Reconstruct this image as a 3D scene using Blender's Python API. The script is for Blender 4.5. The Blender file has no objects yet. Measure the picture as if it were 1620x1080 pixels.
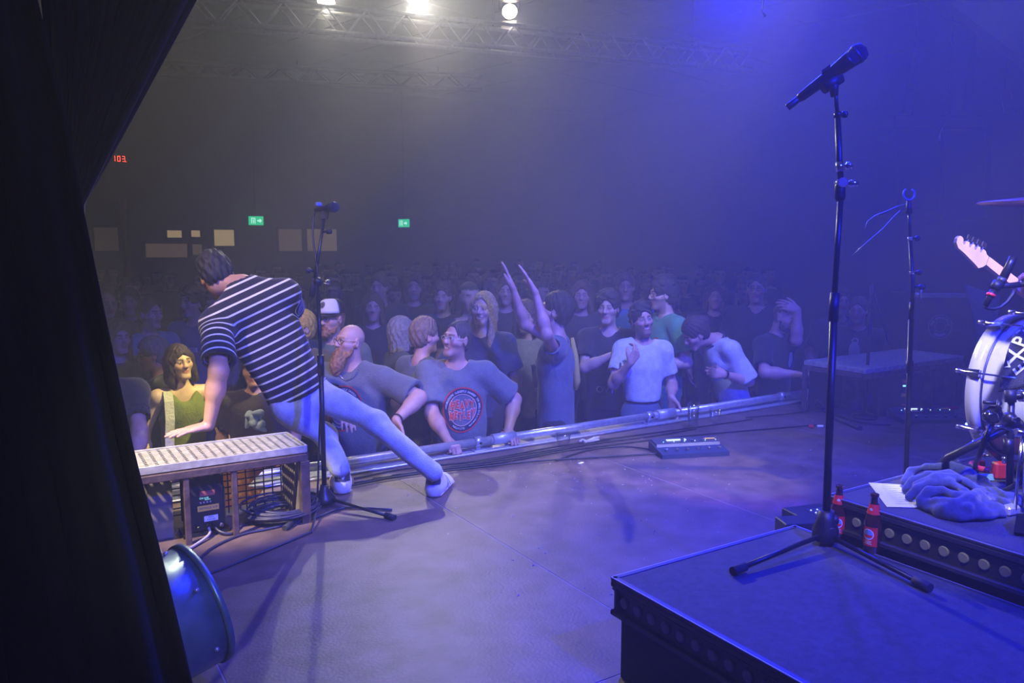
import bpy, bmesh, math, random
import numpy as np
from mathutils import Vector, Matrix
from mathutils.bvhtree import BVHTree
random.seed(7); RNG=np.random.RandomState(5)
sc=bpy.context.scene; COL=sc.collection
PI=math.pi
# ------------------------------------------------------------------ camera
# stage coordinates: X along the stage edge, Y towards the audience, Z=0 the stage floor
F=1260.; HZ=385.; PITCH=math.atan((540-HZ)/F); YAW=math.radians(32); CH=1.3
FW=np.array([math.sin(YAW)*math.cos(PITCH),math.cos(YAW)*math.cos(PITCH),-math.sin(PITCH)])
RT=np.array([math.cos(YAW),-math.sin(YAW),0.]); UP=np.cross(RT,FW); CP=np.array([0,0,CH])
def ray(x,y): return FW*F+RT*(x-810)+UP*(540-y)
def at_z(x,y,z): r=ray(x,y); return CP+r*((z-CH)/r[2])
def at_y(x,y,Y): r=ray(x,y); return CP+r*(Y/r[1])
def at_x(x,y,X): r=ray(x,y); return CP+r*(X/r[0])
def at_d(x,y,d): return CP+ray(x,y)*(d/F)
cd=bpy.data.cameras.new('camera'); cam=bpy.data.objects.new('camera',cd); COL.objects.link(cam)
cd.sensor_width=36; cd.lens=36*F/1620; cd.clip_start=.05; cd.clip_end=200
cam.location=CP; cam.rotation_euler=(PI/2-PITCH,0,-YAW); sc.camera=cam
# ------------------------------------------------------------------ haze, exposure
sc.view_settings.view_transform='Standard'; sc.view_settings.look='None'
sc.view_settings.gamma=1; sc.view_settings.use_curve_mapping=False; sc.view_settings.exposure=0.0
w=bpy.data.worlds.new('haze'); sc.world=w; w.use_nodes=True
nt=w.node_tree; nt.nodes['Background'].inputs[0].default_value=(.01,.012,.03,1); nt.nodes['Background'].inputs[1].default_value=.15
vs=nt.nodes.new('ShaderNodeVolumeScatter'); vs.inputs['Color'].default_value=(.95,.95,.97,1)
vs.inputs['Density'].default_value=.032; vs.inputs['Anisotropy'].default_value=.25
nt.links.new(vs.outputs[0],nt.nodes['World Output'].inputs['Volume'])
try: w.cycles.volume_sampling='MULTIPLE_IMPORTANCE'
except Exception: pass
sc.cycles.max_bounces=4; sc.cycles.diffuse_bounces=2; sc.cycles.glossy_bounces=2; sc.cycles.transmission_bounces=4
sc.cycles.transparent_max_bounces=28; sc.cycles.volume_bounces=0; sc.cycles.sample_clamp_indirect=3
sc.cycles.caustics_reflective=False; sc.cycles.caustics_refractive=False
try: sc.cycles.use_denoising=True
except Exception: pass
# ------------------------------------------------------------------ stage lights
def spot(name,loc,tgt,col,en,ang,blend=.6,rad=.08):
    l=bpy.data.lights.new(name,'SPOT'); l.energy=en; l.color=col; l.spot_size=math.radians(ang); l.spot_blend=blend; l.shadow_soft_size=rad
    o=bpy.data.objects.new(name,l); COL.objects.link(o); o.location=loc
    d=Vector(tgt)-Vector(loc); o.rotation_euler=d.to_track_quat('-Z','Y').to_euler(); return o
WARM=(1,.80,.50); BLUE=(.008,.014,1.); YEL=(1,.86,.26)
LAMPS=[at_d(515,-2,9.4),at_d(655,-6,10.0),at_d(806,17,10.6)]
LTG=[(1.6,3.2,0),(2.5,3.5,0),(3.0,3.5,.1)]
for p,t,e,e2,sx in zip(LAMPS,LTG,(150,800,260),(950,1150,70),(.0,.8,2.4)):
    p=np.array(p); t=np.array(t); u=(t-p)/np.linalg.norm(t-p)
    spot('fresnel_beam',p+u*.22,t,(1,.84,.76),e,23,.9,.05)
    spot('fresnel_spill',p+u*.24,(sx,-2.0,1.0),(1,.97,.84),e2,64,1,.05)
spot('blue_key',at_d(1152,-55,5.5),(2.6,1.2,.3),BLUE,760,84,.8,.08)
spot('blue_side',(6.4,2.9,4.2),(5.9,3.2,.2),(.06,.08,1),420,80,.8,.08)
spot('blue_floor',(4.7,3.9,4.5),(2.3,1.5,0),BLUE,1500,54,.8,.08)
spot('blue_front',(1.8,-1.6,4.0),(2.7,3.0,.1),BLUE,4200,58,.8,.08)
spot('blue_ceiling',(6.0,2.6,3.6),(11,8,4.6),(.2,.26,1),150,75,.9,.08)  # added blue fill in place of bounce, so the ceiling shows behind the speakers
spot('blue_back',(1.0,.2,4.0),(1.5,3.9,.4),(.40,.46,1),620,34,.8,.08)
spot('blue_crowd',(3.0,1.5,4.3),(3.5,4.8,.1),(.33,.38,1),1250,52,.8,.08)
spot('warm_floor',(5.8,3.9,4.3),(1.95,3.55,0),(1,.86,.68),620,18,.8,.05)
spot('yellow_profile',(3.4,3.0,4.5),(.80,5.35,.35),YEL,2500,12,.5,.05)
spot('green_profile',(-.6,2.2,3.9),(4.6,4.9,.6),(1,.9,.12),420,16,.5,.05)
spot('warm_profile',(-.9,2.7,3.8),(1.7,5.1,.45),(1,.72,.45),620,24,.5,.05)
spot('work_lamp',(.15,-.5,1.8),(.56,3.0,.22),(.90,1,.84),55,22,.7,.04)  # unseen fill added behind the camera for the lamp can and bench front
spot('red_spot',(5.4,-.4,3.4),at_d(1608,470,3.6),(1,.06,.10),420,7,.5,.05)
spot('warm_side',(-1.2,2.6,3.0),(.6,3.7,.4),(1,.82,.56),2000,15,.6,.05)
spot('drum_key',(1.2,.6,3.6),(2.9,1.4,.65),(.6,.58,1),1100,16,.5,.06)
spot('riser_spot',(.9,.2,3.4),(2.43,1.46,.4),(1,.88,.95),230,14,.6,.05)
spot('bass_key',(4.5,-1.0,3.8),at_d(1540,402,3.55),(1,.9,.72),1500,12,.5,.06)
# ------------------------------------------------------------------ materials
def mat(name,col,rough=.6,metal=0,noise=0,nscale=20,bump=0,bscale=60,emit=None,es=1,trans=0,ior=1.45,coat=0,attr=None,sheen=0):
    m=bpy.data.materials.new(name); m.use_nodes=True; t=m.node_tree; b=t.nodes['Principled BSDF']
    b.inputs['Base Color'].default_value=(*col,1); b.inputs['Roughness'].default_value=rough; b.inputs['Metallic'].default_value=metal
    if trans: b.inputs['Transmission Weight'].default_value=trans; b.inputs['IOR'].default_value=ior
    if coat: b.inputs['Coat Weight'].default_value=coat
    if sheen: b.inputs['Sheen Weight'].default_value=sheen
    if emit: b.inputs['Emission Color'].default_value=(*emit,1); b.inputs['Emission Strength'].default_value=es
    src=None
    if attr:
        a=t.nodes.new('ShaderNodeAttribute'); a.attribute_name=attr; src=a.outputs['Color']
    if noise or bump:
        tc=t.nodes.new('ShaderNodeTexCoord')
    if noise:
        n=t.nodes.new('ShaderNodeTexNoise'); n.inputs['Scale'].default_value=nscale; n.inputs['Detail'].default_value=5
        t.links.new(tc.outputs['Object'],n.inputs['Vector'])
        mr=t.nodes.new('ShaderNodeMapRange'); mr.inputs['From Min'].default_value=.3; mr.inputs['From Max'].default_value=.7
        mr.inputs['To Min'].default_value=1-noise; mr.inputs['To Max'].default_value=1+noise
        t.links.new(n.outputs['Fac'],mr.inputs['Value'])
        mx=t.nodes.new('ShaderNodeVectorMath'); mx.operation='SCALE'
        if src: t.links.new(src,mx.inputs[0])
        else: mx.inputs[0].default_value=col
        t.links.new(mr.outputs[0],mx.inputs['Scale']); src=mx.outputs[0]
    if src: t.links.new(src,b.inputs['Base Color'])
    if bump:
        n=t.nodes.new('ShaderNodeTexNoise'); n.inputs['Scale'].default_value=bscale; n.inputs['Detail'].default_value=4
        t.links.new(tc.outputs['Object'],n.inputs['Vector'])
        bp=t.nodes.new('ShaderNodeBump'); bp.inputs['Strength'].default_value=bump; bp.inputs['Distance'].default_value=.01
        t.links.new(n.outputs['Fac'],bp.inputs['Height']); t.links.new(bp.outputs[0],b.inputs['Normal'])
    return m
M={}
def mm(k,*a,**kw):
    if k not in M: M[k]=mat(k,*a,**kw)
    return M[k]
mm('stage_board',(.128,.086,.076),.52,noise=.35,nscale=7,bump=.15,bscale=90)
mm('black_metal',(.018,.018,.02),.38,.3,bump=.05)
mm('black_plastic',(.015,.015,.017),.5)
mm('rubber',(.02,.02,.022),.75)
mm('chrome',(.75,.75,.78),.14,1)
mm('steel',(.62,.62,.64),.36,.6,noise=.15,nscale=30)
mm('alu',(.58,.58,.6),.45,.5,noise=.12,nscale=25)
mm('dark_alu',(.09,.09,.1),.45,.6)
mm('carpet',(.06,.06,.075),.95,noise=.7,nscale=260,bump=.5,bscale=300)
mm('box_top',(.055,.055,.06),.8,noise=.25,nscale=40,bump=.3,bscale=200)
mm('black_wood',(.012,.012,.013),.65,noise=.2,nscale=15,bump=.2)
mm('rust_steel',(.11,.075,.07),.5,.4,noise=.4,nscale=18,bump=.2)
mm('grating',(.42,.41,.36),.55,.3,noise=.25,nscale=30)
mm('grey_board',(.16,.14,.12),.8,noise=.3,nscale=14)
mm('velvet',(.004,.004,.006),.95,noise=.3,nscale=30)
mm('navy_drape',(.012,.012,.022),.95,noise=.3,nscale=14)
mm('wall_dark',(.045,.043,.043),.9,noise=.25,nscale=3)
mm('floor_dark',(.03,.03,.03),.7,noise=.3,nscale=5)
mm('ceiling_white',(.34,.34,.35),.9,noise=.08,nscale=4)
mm('white_paint',(.82,.81,.8),.4)
mm('paper',(.85,.86,.84),.85)
mm('ink',(.12,.12,.14),.9)
g_=bpy.data.materials.new('glass'); g_.use_nodes=True; t_=g_.node_tree; t_.nodes.clear(); o_=t_.nodes.new('ShaderNodeOutputMaterial'); a_=t_.nodes.new('ShaderNodeBsdfTransparent'); b_=t_.nodes.new('ShaderNodeBsdfGlossy'); b_.inputs['Roughness'].default_value=.12; l_=t_.nodes.new('ShaderNodeLayerWeight'); l_.inputs['Blend'].default_value=.35; x_=t_.nodes.new('ShaderNodeMixShader'); a_.inputs[0].default_value=(.985,.985,.99,1)
m_=t_.nodes.new('ShaderNodeMath'); m_.operation='MULTIPLY'; m_.inputs[1].default_value=.55; l_.inputs['Blend'].default_value=.3; t_.links.new(l_.outputs['Facing'],m_.inputs[0]); t_.links.new(m_.outputs[0],x_.inputs[0]); t_.links.new(a_.outputs[0],x_.inputs[1]); t_.links.new(b_.outputs[0],x_.inputs[2]); t_.links.new(x_.outputs[0],o_.inputs['Surface']); M['glass']=g_
mm('red_plastic',(.6,.03,.03),.4)
mm('yellow_label',(.85,.55,.08),.6)
mm('white_label',(.8,.8,.8),.6)
mm('screen_cyan',(.01,.02,.03),.3,emit=(.25,.75,1),es=1.6)
mm('screen_white',(.1,.1,.1),.3,emit=(.7,.85,1),es=1.2)
mm('led_red',(.1,0,0),.4,emit=(1,.06,.03),es=6)
mm('exit_green',(0,.1,.05),.4,emit=(0,.75,.33),es=1.0)
mm('exit_white',(.3,.3,.3),.4,emit=(.5,1,.8),es=1.4)
mm('lamp_lens',(1,.9,.7),.3,emit=(1,.86,.6),es=30)
mm('bar_light',(.3,.25,.15),.5,emit=(1,.72,.36),es=.36)
mm('bar_dim',(.3,.25,.15),.5,emit=(1,.70,.42),es=.07)
mm('cable',(.012,.012,.013),.5)
mm('cable_blue',(.03,.03,.06),.45)
mm('maple',(.66,.48,.26),.35,noise=.12,nscale=12,coat=.3)
mm('rosewood',(.06,.025,.015),.5)
mm('towel_blue',(.032,.042,.12),1,noise=.3,nscale=90,bump=.35,bscale=500,sheen=.3)
mm('beer_glass',(.06,.02,.006),.06,coat=.6)
mm('beer_red',(.75,.04,.025),.45)
mm('drum_wrap',(.80,.76,.68),.22,coat=.6)
mm('par_paint',(.20,.30,.25),.35,.5,noise=.2,nscale=12)
mm('brass',(.7,.5,.2),.3,1)
# ------------------------------------------------------------------ scene tree helpers
ORG={}
def link(o): COL.objects.link(o); return o
def tag(o,label=None,cat=None,group=None,kind=None):
    if label: o['label']=label
    if cat: o['category']=cat
    if group: o['group']=group
    if kind: o['kind']=kind
    return o
def thing(name,label,cat,loc=(0,0,0),group=None):
    o=link(bpy.data.objects.new(name,None)); o.empty_display_size=.1; o.location=tuple(float(c) for c in loc)
    ORG[o.name]=np.array(loc,float); return tag(o,label,cat,group)
def mkmesh(name,V,Fq,smooth=True,col=None,extra=None):
    me=bpy.data.meshes.new(name); V=np.asarray(V,np.float32); Fq=np.asarray(Fq,np.int32)
    me.vertices.add(len(V)); me.vertices.foreach_set('co',V.ravel())
    n,k=Fq.shape; me.loops.add(n*k); me.loops.foreach_set('vertex_index',Fq.ravel())
    me.polygons.add(n); me.polygons.foreach_set('loop_start',np.arange(0,n*k,k,dtype=np.int32))
    me.update(calc_edges=True)
    if smooth: me.polygons.foreach_set('use_smooth',np.ones(n,bool))
    if col is not None:
        a=me.color_attributes.new('Col','FLOAT_COLOR','POINT'); c=np.ones((len(V),4),np.float32); c[:,:3]=col; a.data.foreach_set('color',c.ravel())
    if extra:
        for kx,vx in extra.items():
            a=me.attributes.new(kx,'FLOAT','POINT'); a.data.foreach_set('value',np.asarray(vx,np.float32))
    return me
class MB:
    def __init__(s): s.v=[]; s.f=[]; s.sm=[]
    def add(s,V,Fs,smooth=False):
        n=len(s.v); s.v+= [tuple(map(float,p)) for p in V]; s.f+=[tuple(i+n for i in f) for f in Fs]; s.sm+=[smooth]*len(Fs); return s
    def box(s,c,size,R=None,ch=0):
        a=np.array(size)/2.; c=np.array(c,float)
        if ch:
            P=[]
            for x in(-1,1):
                for y in(-1,1):
                    for z in(-1,1):
                        q=np.array([x,y,z])
                        for k in range(3):
                            r=q*(a-ch); r[k]=q[k]*a[k]; P.append(r)
            P=np.array(P)
            if R is not None: P=P@np.array(R).T
            return s.hull(P+c)
        P=np.array([[x,y,z] for x in(-1,1) for y in(-1,1) for z in(-1,1)])*a
        if R is not None: P=P@np.array(R).T
        return s.add(P+c,[(0,1,3,2),(4,6,7,5),(0,4,5,1),(2,3,7,6),(0,2,6,4),(1,5,7,3)])
    def hull(s,P):
        bm=bmesh.new()
        for p in P: bm.verts.new(p)
        bmesh.ops.convex_hull(bm,input=bm.verts); bmesh.ops.dissolve_limit(bm,angle_limit=.02,verts=bm.verts,edges=bm.edges)
        bmesh.ops.recalc_face_normals(bm,faces=bm.faces)
        bm.verts.index_update(); s.add([v.co[:] for v in bm.verts],[[v.index for v in f.verts] for f in bm.faces]); bm.free(); return s
    def cyl(s,p0,p1,r0,r1=None,n=12,caps=True):
        r1=r0 if r1 is None else r1
        return s.tube([p0,p1],[r0,r1],n,caps)
    def tube(s,P,r,n=8,caps=True,closed=False):
        P=[np.array(p,float) for p in P]; m=len(P); r=[r]*m if np.isscalar(r) else r
        V=[];prev=None
        for i in range(m):
            if closed: t=P[(i+1)%m]-P[i-1]
            else: t=P[min(i+1,m-1)]-P[max(i-1,0)]
            t=t/(np.linalg.norm(t)+1e-9)
            if prev is None:
                a=np.array([0,0,1.]) if abs(t[2])<.9 else np.array([1.,0,0]); u=np.cross(t,a)
            else: u=prev-t*(prev@t)
            u/=np.linalg.norm(u)+1e-9; prev=u; w_=np.cross(t,u)
            for k in range(n):
                an=2*PI*k/n; V.append(P[i]+(u*math.cos(an)+w_*math.sin(an))*r[i])
        Fs=[]
        for i in range(m if closed else m-1):
            j=(i+1)%m
            for k in range(n):
                l=(k+1)%n; Fs.append((i*n+k,i*n+l,j*n+l,j*n+k))
        s.add(V,Fs,True)
        if caps and not closed:
            b=len(s.v)-len(V); s.f+=[tuple(b+k for k in range(n))[::-1],tuple(b+(m-1)*n+k for k in range(n))]; s.sm+=[False]*2
        return s
    def lathe(s,prof,n=20,o=(0,0,0),ax=(0,0,1),cap=True):
        o=np.array(o,float); ax=np.array(ax,float); ax/=np.linalg.norm(ax)
        return s.tube([o+ax*z for r,z in prof],[max(r,1e-4) for r,z in prof],n,cap) if len(prof)==2 else s._lathe(prof,n,o,ax,cap)
    def _lathe(s,prof,n,o,ax,cap=True):
        a=np.array([0,0,1.]) if abs(ax[2])<.9 else np.array([1.,0,0]); u=np.cross(ax,a); u/=np.linalg.norm(u); w_=np.cross(ax,u)
        V=[o+ax*z+(u*math.cos(2*PI*k/n)+w_*math.sin(2*PI*k/n))*max(r,1e-4) for r,z in prof for k in range(n)]
        Fs=[(i*n+k,i*n+(k+1)%n,(i+1)*n+(k+1)%n,(i+1)*n+k) for i in range(len(prof)-1) for k in range(n)]
        s.add(V,Fs,True)
        if cap:
            b=len(s.v)-len(V); m=len(prof); s.f+=[tuple(b+k for k in range(n))[::-1],tuple(b+(m-1)*n+k for k in range(n))]; s.sm+=[False]*2
        return s
    def sph(s,c,r,n=10,m=7):
        r=np.array([r]*3 if np.isscalar(r) else r,float); c=np.array(c,float)
        return s._sph(c,r,n,m)
    def _sph(s,c,r,n,m):
        V=[];Fs=[]
        for i in range(m+1):
            th=PI*i/m
            for k in range(n): V.append(c+r*np.array([math.sin(th)*math.cos(2*PI*k/n),math.sin(th)*math.sin(2*PI*k/n),math.cos(th)]))
        for i in range(m):
            for k in range(n): Fs.append((i*n+k,(i+1)*n+k,(i+1)*n+(k+1)%n,i*n+(k+1)%n))
        return s.add(V,Fs,True)
    def grid(s,fn,nu,nv,smooth=True):
        V=[fn(i/nu,j/nv) for i in range(nu+1) for j in range(nv+1)]
        return s.add(V,[(i*(nv+1)+j,(i+1)*(nv+1)+j,(i+1)*(nv+1)+j+1,i*(nv+1)+j+1) for i in range(nu) for j in range(nv)],smooth)
    def mesh(s,name,off=(0,0,0)):
        me=bpy.data.meshes.new(name); off=np.array(off,float)
        me.from_pydata([tuple(np.array(p)-off) for p in s.v],[],s.f)
        me.polygons.foreach_set('use_smooth',s.sm); me.update(); return me
def part(name,mb,m,parent,label=None,kind=None,group=None):
    me=mb.mesh(name,ORG[parent.name]) if isinstance(mb,MB) else mb
    me.materials.append(M[m] if isinstance(m,str) else m)
    o=link(bpy.data.objects.new(name,me)); o.parent=parent; ORG[o.name]=ORG[parent.name]; tag(o,label,None,group,kind); return o
def solo(name,mb,m,label,cat,loc=None,group=None,kind=None):
    loc=np.mean(np.array(mb.v),0)*[1,1,0]+[0,0,min(p[2] for p in mb.v)] if loc is None else np.array(loc)
    me=mb.mesh(name,loc); me.materials.append(M[m] if isinstance(m,str) else m)
    o=link(bpy.data.objects.new(name,me)); o.location=loc; ORG[o.name]=loc; return tag(o,label,cat,group,kind)
def copy_tree(o,parent=None,loc=None,rotz=None):
    c=link(o.copy()); c.parent=parent
    if loc is not None: c.location=loc
    if rotz is not None: c.rotation_euler=(0,0,rotz)
    for ch in list(o.children): copy_tree(ch,c)
    return c
def struct(name,mb,m,loc=(0,0,0)): return solo(name,mb,m,None,None,loc,None,'structure')
# ---- lettering
_tx={}
def text2d(s,size=1.,bold=.0):
    k=(s,bold)
    if k not in _tx:
        cu=bpy.data.curves.new('t','FONT'); cu.body=s; cu.size=1; cu.align_x='CENTER'; cu.align_y='CENTER'; cu.offset=bold; cu.resolution_u=2
        ob=bpy.data.objects.new('t',cu); me=bpy.data.meshes.new_from_object(ob)
        _tx[k]=([tuple(v.co[:2]) for v in me.vertices],[tuple(p.vertices) for p in me.polygons]); bpy.data.objects.remove(ob); bpy.data.meshes.remove(me)
    V,Fs=_tx[k]; return np.array(V).reshape(-1,2)*size,Fs
class Flat:
    "2-D artwork: shapes collected in (u,v), later laid on a plane or projected on a surface"
    def __init__(s): s.v=[]; s.f=[]
    def add(s,V,Fs): n=len(s.v); s.v+=[tuple(p) for p in V]; s.f+=[tuple(i+n for i in f) for f in Fs]; return s
    def text(s,t,size,o=(0,0),rot=0,bold=0,sx=1):
        V,Fs=text2d(t,size,bold)
        if len(V)==0: return s
        V=V*[sx,1]; c,q=math.cos(rot),math.sin(rot); V=V@np.array([[c,q],[-q,c]])+np.array(o); return s.add(V,Fs)
    def arc(s,t,size,r,a0,step,o=(0,0),bold=0,inward=False):
        for i,ch in enumerate(t):
            a=math.radians(a0-step*i) if not inward else math.radians(a0+step*i)
            s.text(ch,size,(o[0]+r*math.cos(a),o[1]+r*math.sin(a)),a-PI/2 if not inward else a+PI/2,bold)
        return s
    def ring(s,r0,r1,o=(0,0),n=48,a0=0,a1=360,nr=2,sy=1):
        V=[];Fs=[]
        for i in range(n+1):
            a=math.radians(a0+(a1-a0)*i/n)
            for j in range(nr+1):
                r=r0+(r1-r0)*j/nr; V.append((o[0]+r*math.cos(a),o[1]+sy*r*math.sin(a)))
        for i in range(n):
            for j in range(nr): k=i*(nr+1)+j; Fs.append((k,k+1,k+nr+2,k+nr+1))
        return s.add(V,Fs)
    def rect(s,x0,y0,x1,y1,n=1): 
        return s.add([(x0,y0),(x1,y0),(x1,y1),(x0,y1)],[(0,1,2,3)])
    def plane(s,o,u,v,off=.001):
        o=np.array(o,float);u=np.array(u,float);v=np.array(v,float);n=np.cross(u,v);n/=np.linalg.norm(n)
        mb=MB(); mb.add([o+u*a+v*b+n*off for a,b in s.v],s.f); return mb
    def project(s,bvh,o,u,v,off=.002):
        o=np.array(o,float);u=np.array(u,float);v=np.array(v,float);n=np.cross(u,v);n/=np.linalg.norm(n)
        P=[];ok=[]
        for a,b in s.v:
            q=o+u*a+v*b; h=bvh.ray_cast(Vector(q+n*.35),Vector(-n),.8)
            if h[0] is None: P.append(q);ok.append(False)
            else: P.append(np.array(h[0])+n*off);ok.append(True)
        mb=MB(); mb.add(P,[f for f in s.f if all(ok[i] for i in f)],True); return mb
# ------------------------------------------------------------------ signed-distance modelling (bodies, clothes, cloth heaps)
def A(*p): return np.array(p,float)
def nrm(v): v=np.asarray(v,float); return v/(np.linalg.norm(v)+1e-9)
def Rx(a): c,s=math.cos(a),math.sin(a); return np.array([[1,0,0],[0,c,-s],[0,s,c]])
def Ry(a): c,s=math.cos(a),math.sin(a); return np.array([[c,0,s],[0,1,0],[-s,0,c]])
def Rz(a): c,s=math.cos(a),math.sin(a); return np.array([[c,-s,0],[s,c,0],[0,0,1]])
def D2R(a): return a*PI/180
class SDF:
    def __init__(s): s.p=[]; s.disp=None
    def _add(s,fn,lo,hi,k,op): s.p.append((fn,np.array(lo,float),np.array(hi,float),k,op)); return s
    def rc(s,a,b,ra,rb=None,k=.02,op='u',cut=None):
        a=np.array(a,float);b=np.array(b,float);rb=ra if rb is None else rb; ab=b-a; L=float(ab@ab)+1e-12
        def fn(X,Y,Z):
            t=np.clip(((X-a[0])*ab[0]+(Y-a[1])*ab[1]+(Z-a[2])*ab[2])/L,0,1)
            d=np.sqrt((X-a[0]-t*ab[0])**2+(Y-a[1]-t*ab[1])**2+(Z-a[2]-t*ab[2])**2)-(ra+(rb-ra)*t)
            if cut is not None:
                n,o=cut; d=np.maximum(d,(X-o[0])*n[0]+(Y-o[1])*n[1]+(Z-o[2])*n[2])
            return d
        r=max(ra,rb); return s._add(fn,np.minimum(a,b)-r,np.maximum(a,b)+r,k,op)
    def ell(s,c,r,R=None,k=.02,op='u'):
        c=np.array(c,float);r=np.array(r,float); Q=np.eye(3) if R is None else np.array(R,float)
        def fn(X,Y,Z):
            x,y,z=X-c[0],Y-c[1],Z-c[2]
            u=(x*Q[0,0]+y*Q[1,0]+z*Q[2,0])/r[0]; v=(x*Q[0,1]+y*Q[1,1]+z*Q[2,1])/r[1]; w_=(x*Q[0,2]+y*Q[1,2]+z*Q[2,2])/r[2]
            k0=np.sqrt(u*u+v*v+w_*w_); k1=np.sqrt((u/r[0])**2+(v/r[1])**2+(w_/r[2])**2)+1e-6
            return k0*(k0-1)/k1
        m=r.max(); return s._add(fn,c-m,c+m,k,op)
    def ec(s,a,b,r0,r1,xd,k=.03,op='u',rz=None):
        a=np.array(a,float);b=np.array(b,float);ab=b-a;L=float(ab@ab)+1e-12; w_=nrm(ab); u=nrm(np.array(xd)-w_*(np.array(xd)@w_)); v=np.cross(w_,u)
        def fn(X,Y,Z):
            x,y,z=X-a[0],Y-a[1],Z-a[2]
            t=np.clip((x*ab[0]+y*ab[1]+z*ab[2])/L,0,1); x=x-t*ab[0];y=y-t*ab[1];z=z-t*ab[2]
            qu=x*u[0]+y*u[1]+z*u[2]; qv=x*v[0]+y*v[1]+z*v[2]; qw=x*w_[0]+y*w_[1]+z*w_[2]
            rx=r0[0]+(r1[0]-r0[0])*t; ry=r0[1]+(r1[1]-r0[1])*t; rm=np.minimum(rx,ry); rzz=rm if rz is None else rz
            return (np.sqrt((qu/rx)**2+(qv/ry)**2+(qw/rzz)**2)-1)*rm
        m=max(max(r0),max(r1)); return s._add(fn,np.minimum(a,b)-m,np.maximum(a,b)+m,k,op)
    def clip(s,n,o): # keep the side where n.(p-o)<0
        n=nrm(n); return s._add(lambda X,Y,Z:(X-o[0])*n[0]+(Y-o[1])*n[1]+(Z-o[2])*n[2],[-99]*3,[99]*3,0,'x')
    def mesh(s,h,fine=(),pad=.03):
        U=[p for p in s.p if p[4]=='u']; lo=np.min([p[1] for p in U],0)-pad; hi=np.max([p[2] for p in U],0)+pad
        ax=[]
        for q in range(3):
            iv=sorted([(max(l[q],lo[q]),min(g[q],hi[q]),hf) for l,g,hf in fine if l[q]<hi[q] and g[q]>lo[q]])
            pts=[lo[q]];x=lo[q]
            while x<hi[q]:
                st=h
                for l,g,hf in iv:
                    if l-1e-6<=x<g: st=min(st,hf)
                if st==h:
                    nx=[l for l,g,hf in iv if x<l<x+h]
                    if nx: st=max(nx[0]-x,.003)
                x+=st; pts.append(x)
            ax.append(np.array(pts,np.float32))
        xs,ys,zs=ax; D=np.full((len(xs),len(ys),len(zs)),.2,np.float32)
        for fn,l,g,k,op in s.p:
            pd=k+2.5*h; sl=[]
            for a_,l_,g_ in zip(ax,l,g): sl.append(slice(max(np.searchsorted(a_,l_-pd)-1,0),np.searchsorted(a_,g_+pd)+1))
            sl=tuple(sl); X=xs[sl[0]][:,None,None];Y=ys[sl[1]][None,:,None];Z=zs[sl[2]][None,None,:]
            d=fn(X,Y,Z).astype(np.float32) if True else 0; a_=D[sl]
            if op=='u':
                if k>0: t=np.clip(.5+.5*(a_-d)/k,0,1); D[sl]=a_+(d-a_)*t-k*t*(1-t)
                else: D[sl]=np.minimum(a_,d)
            elif op=='s':
                e=-d
                if k>0: t=np.clip(.5-.5*(a_-e)/k,0,1); D[sl]=a_+(e-a_)*t+k*t*(1-t)
                else: D[sl]=np.maximum(a_,e)
            else: D[sl]=np.maximum(a_,d)
        if s.disp: D+=s.disp(xs[:,None,None],ys[None,:,None],zs[None,None,:]).astype(np.float32)
        return surface_net(D,xs,ys,zs)
def surface_net(D,xs,ys,zs):
    nx,ny,nz=D.shape; D[[0,-1]]=.2; D[:,[0,-1]]=.2; D[:,:,[0,-1]]=.2
    S=D<0; cy,cz=ny-1,nz-1; cid=lambda i,j,k:(i*cy+j)*cz+k
    ids=[];px=[];Q=[]
    for axn in range(3):
        sl0=[slice(None)]*3;sl1=[slice(None)]*3; sl0[axn]=slice(0,-1);sl1[axn]=slice(1,None)
        a=S[tuple(sl0)];b=S[tuple(sl1)]; I,J,K=np.nonzero(a!=b)
        d0=D[tuple(sl0)][I,J,K];d1=D[tuple(sl1)][I,J,K];t=d0/(d0-d1); inside=a[I,J,K]
        p=np.stack([xs[I],ys[J],zs[K]],1).astype(np.float64); g=(xs,ys,zs)[axn]; ii=(I,J,K)[axn]; p[:,axn]+=t*(g[ii+1]-g[ii])
        o1,o2=[q for q in range(3) if q!=axn]; c=[]
        for d_1,d_2 in((-1,-1),(0,-1),(0,0),(-1,0)):
            q=[I.copy(),J.copy(),K.copy()]; q[o1]=q[o1]+d_1;q[o2]=q[o2]+d_2; cc=cid(*q); c.append(cc); ids.append(cc);px.append(p)
        q=np.stack(c,1)
        fl=inside if axn!=1 else ~inside
        q[~fl]=q[~fl][:,::-1]; Q.append(q)
    ids=np.concatenate(ids);px=np.concatenate(px);Q=np.concatenate(Q)
    u,inv=np.unique(ids,return_inverse=True); n=np.bincount(inv).astype(float)
    V=np.stack([np.bincount(inv,px[:,q])/n for q in range(3)],1)
    return V,np.searchsorted(u,Q)
def smooth(V,Q,it=1,w_=.5):
    E=np.concatenate([Q[:,[0,1]],Q[:,[1,2]],Q[:,[2,3]],Q[:,[3,0]]])
    for _ in range(it):
        S=np.zeros_like(V);n=np.zeros(len(V))
        for q in range(3): S[:,q]=np.bincount(E[:,0],V[E[:,1],q],len(V))+np.bincount(E[:,1],V[E[:,0],q],len(V))
        n=np.bincount(E.ravel(),minlength=len(V)); V=V+w_*(S/n[:,None]-V)
    return V
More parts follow.
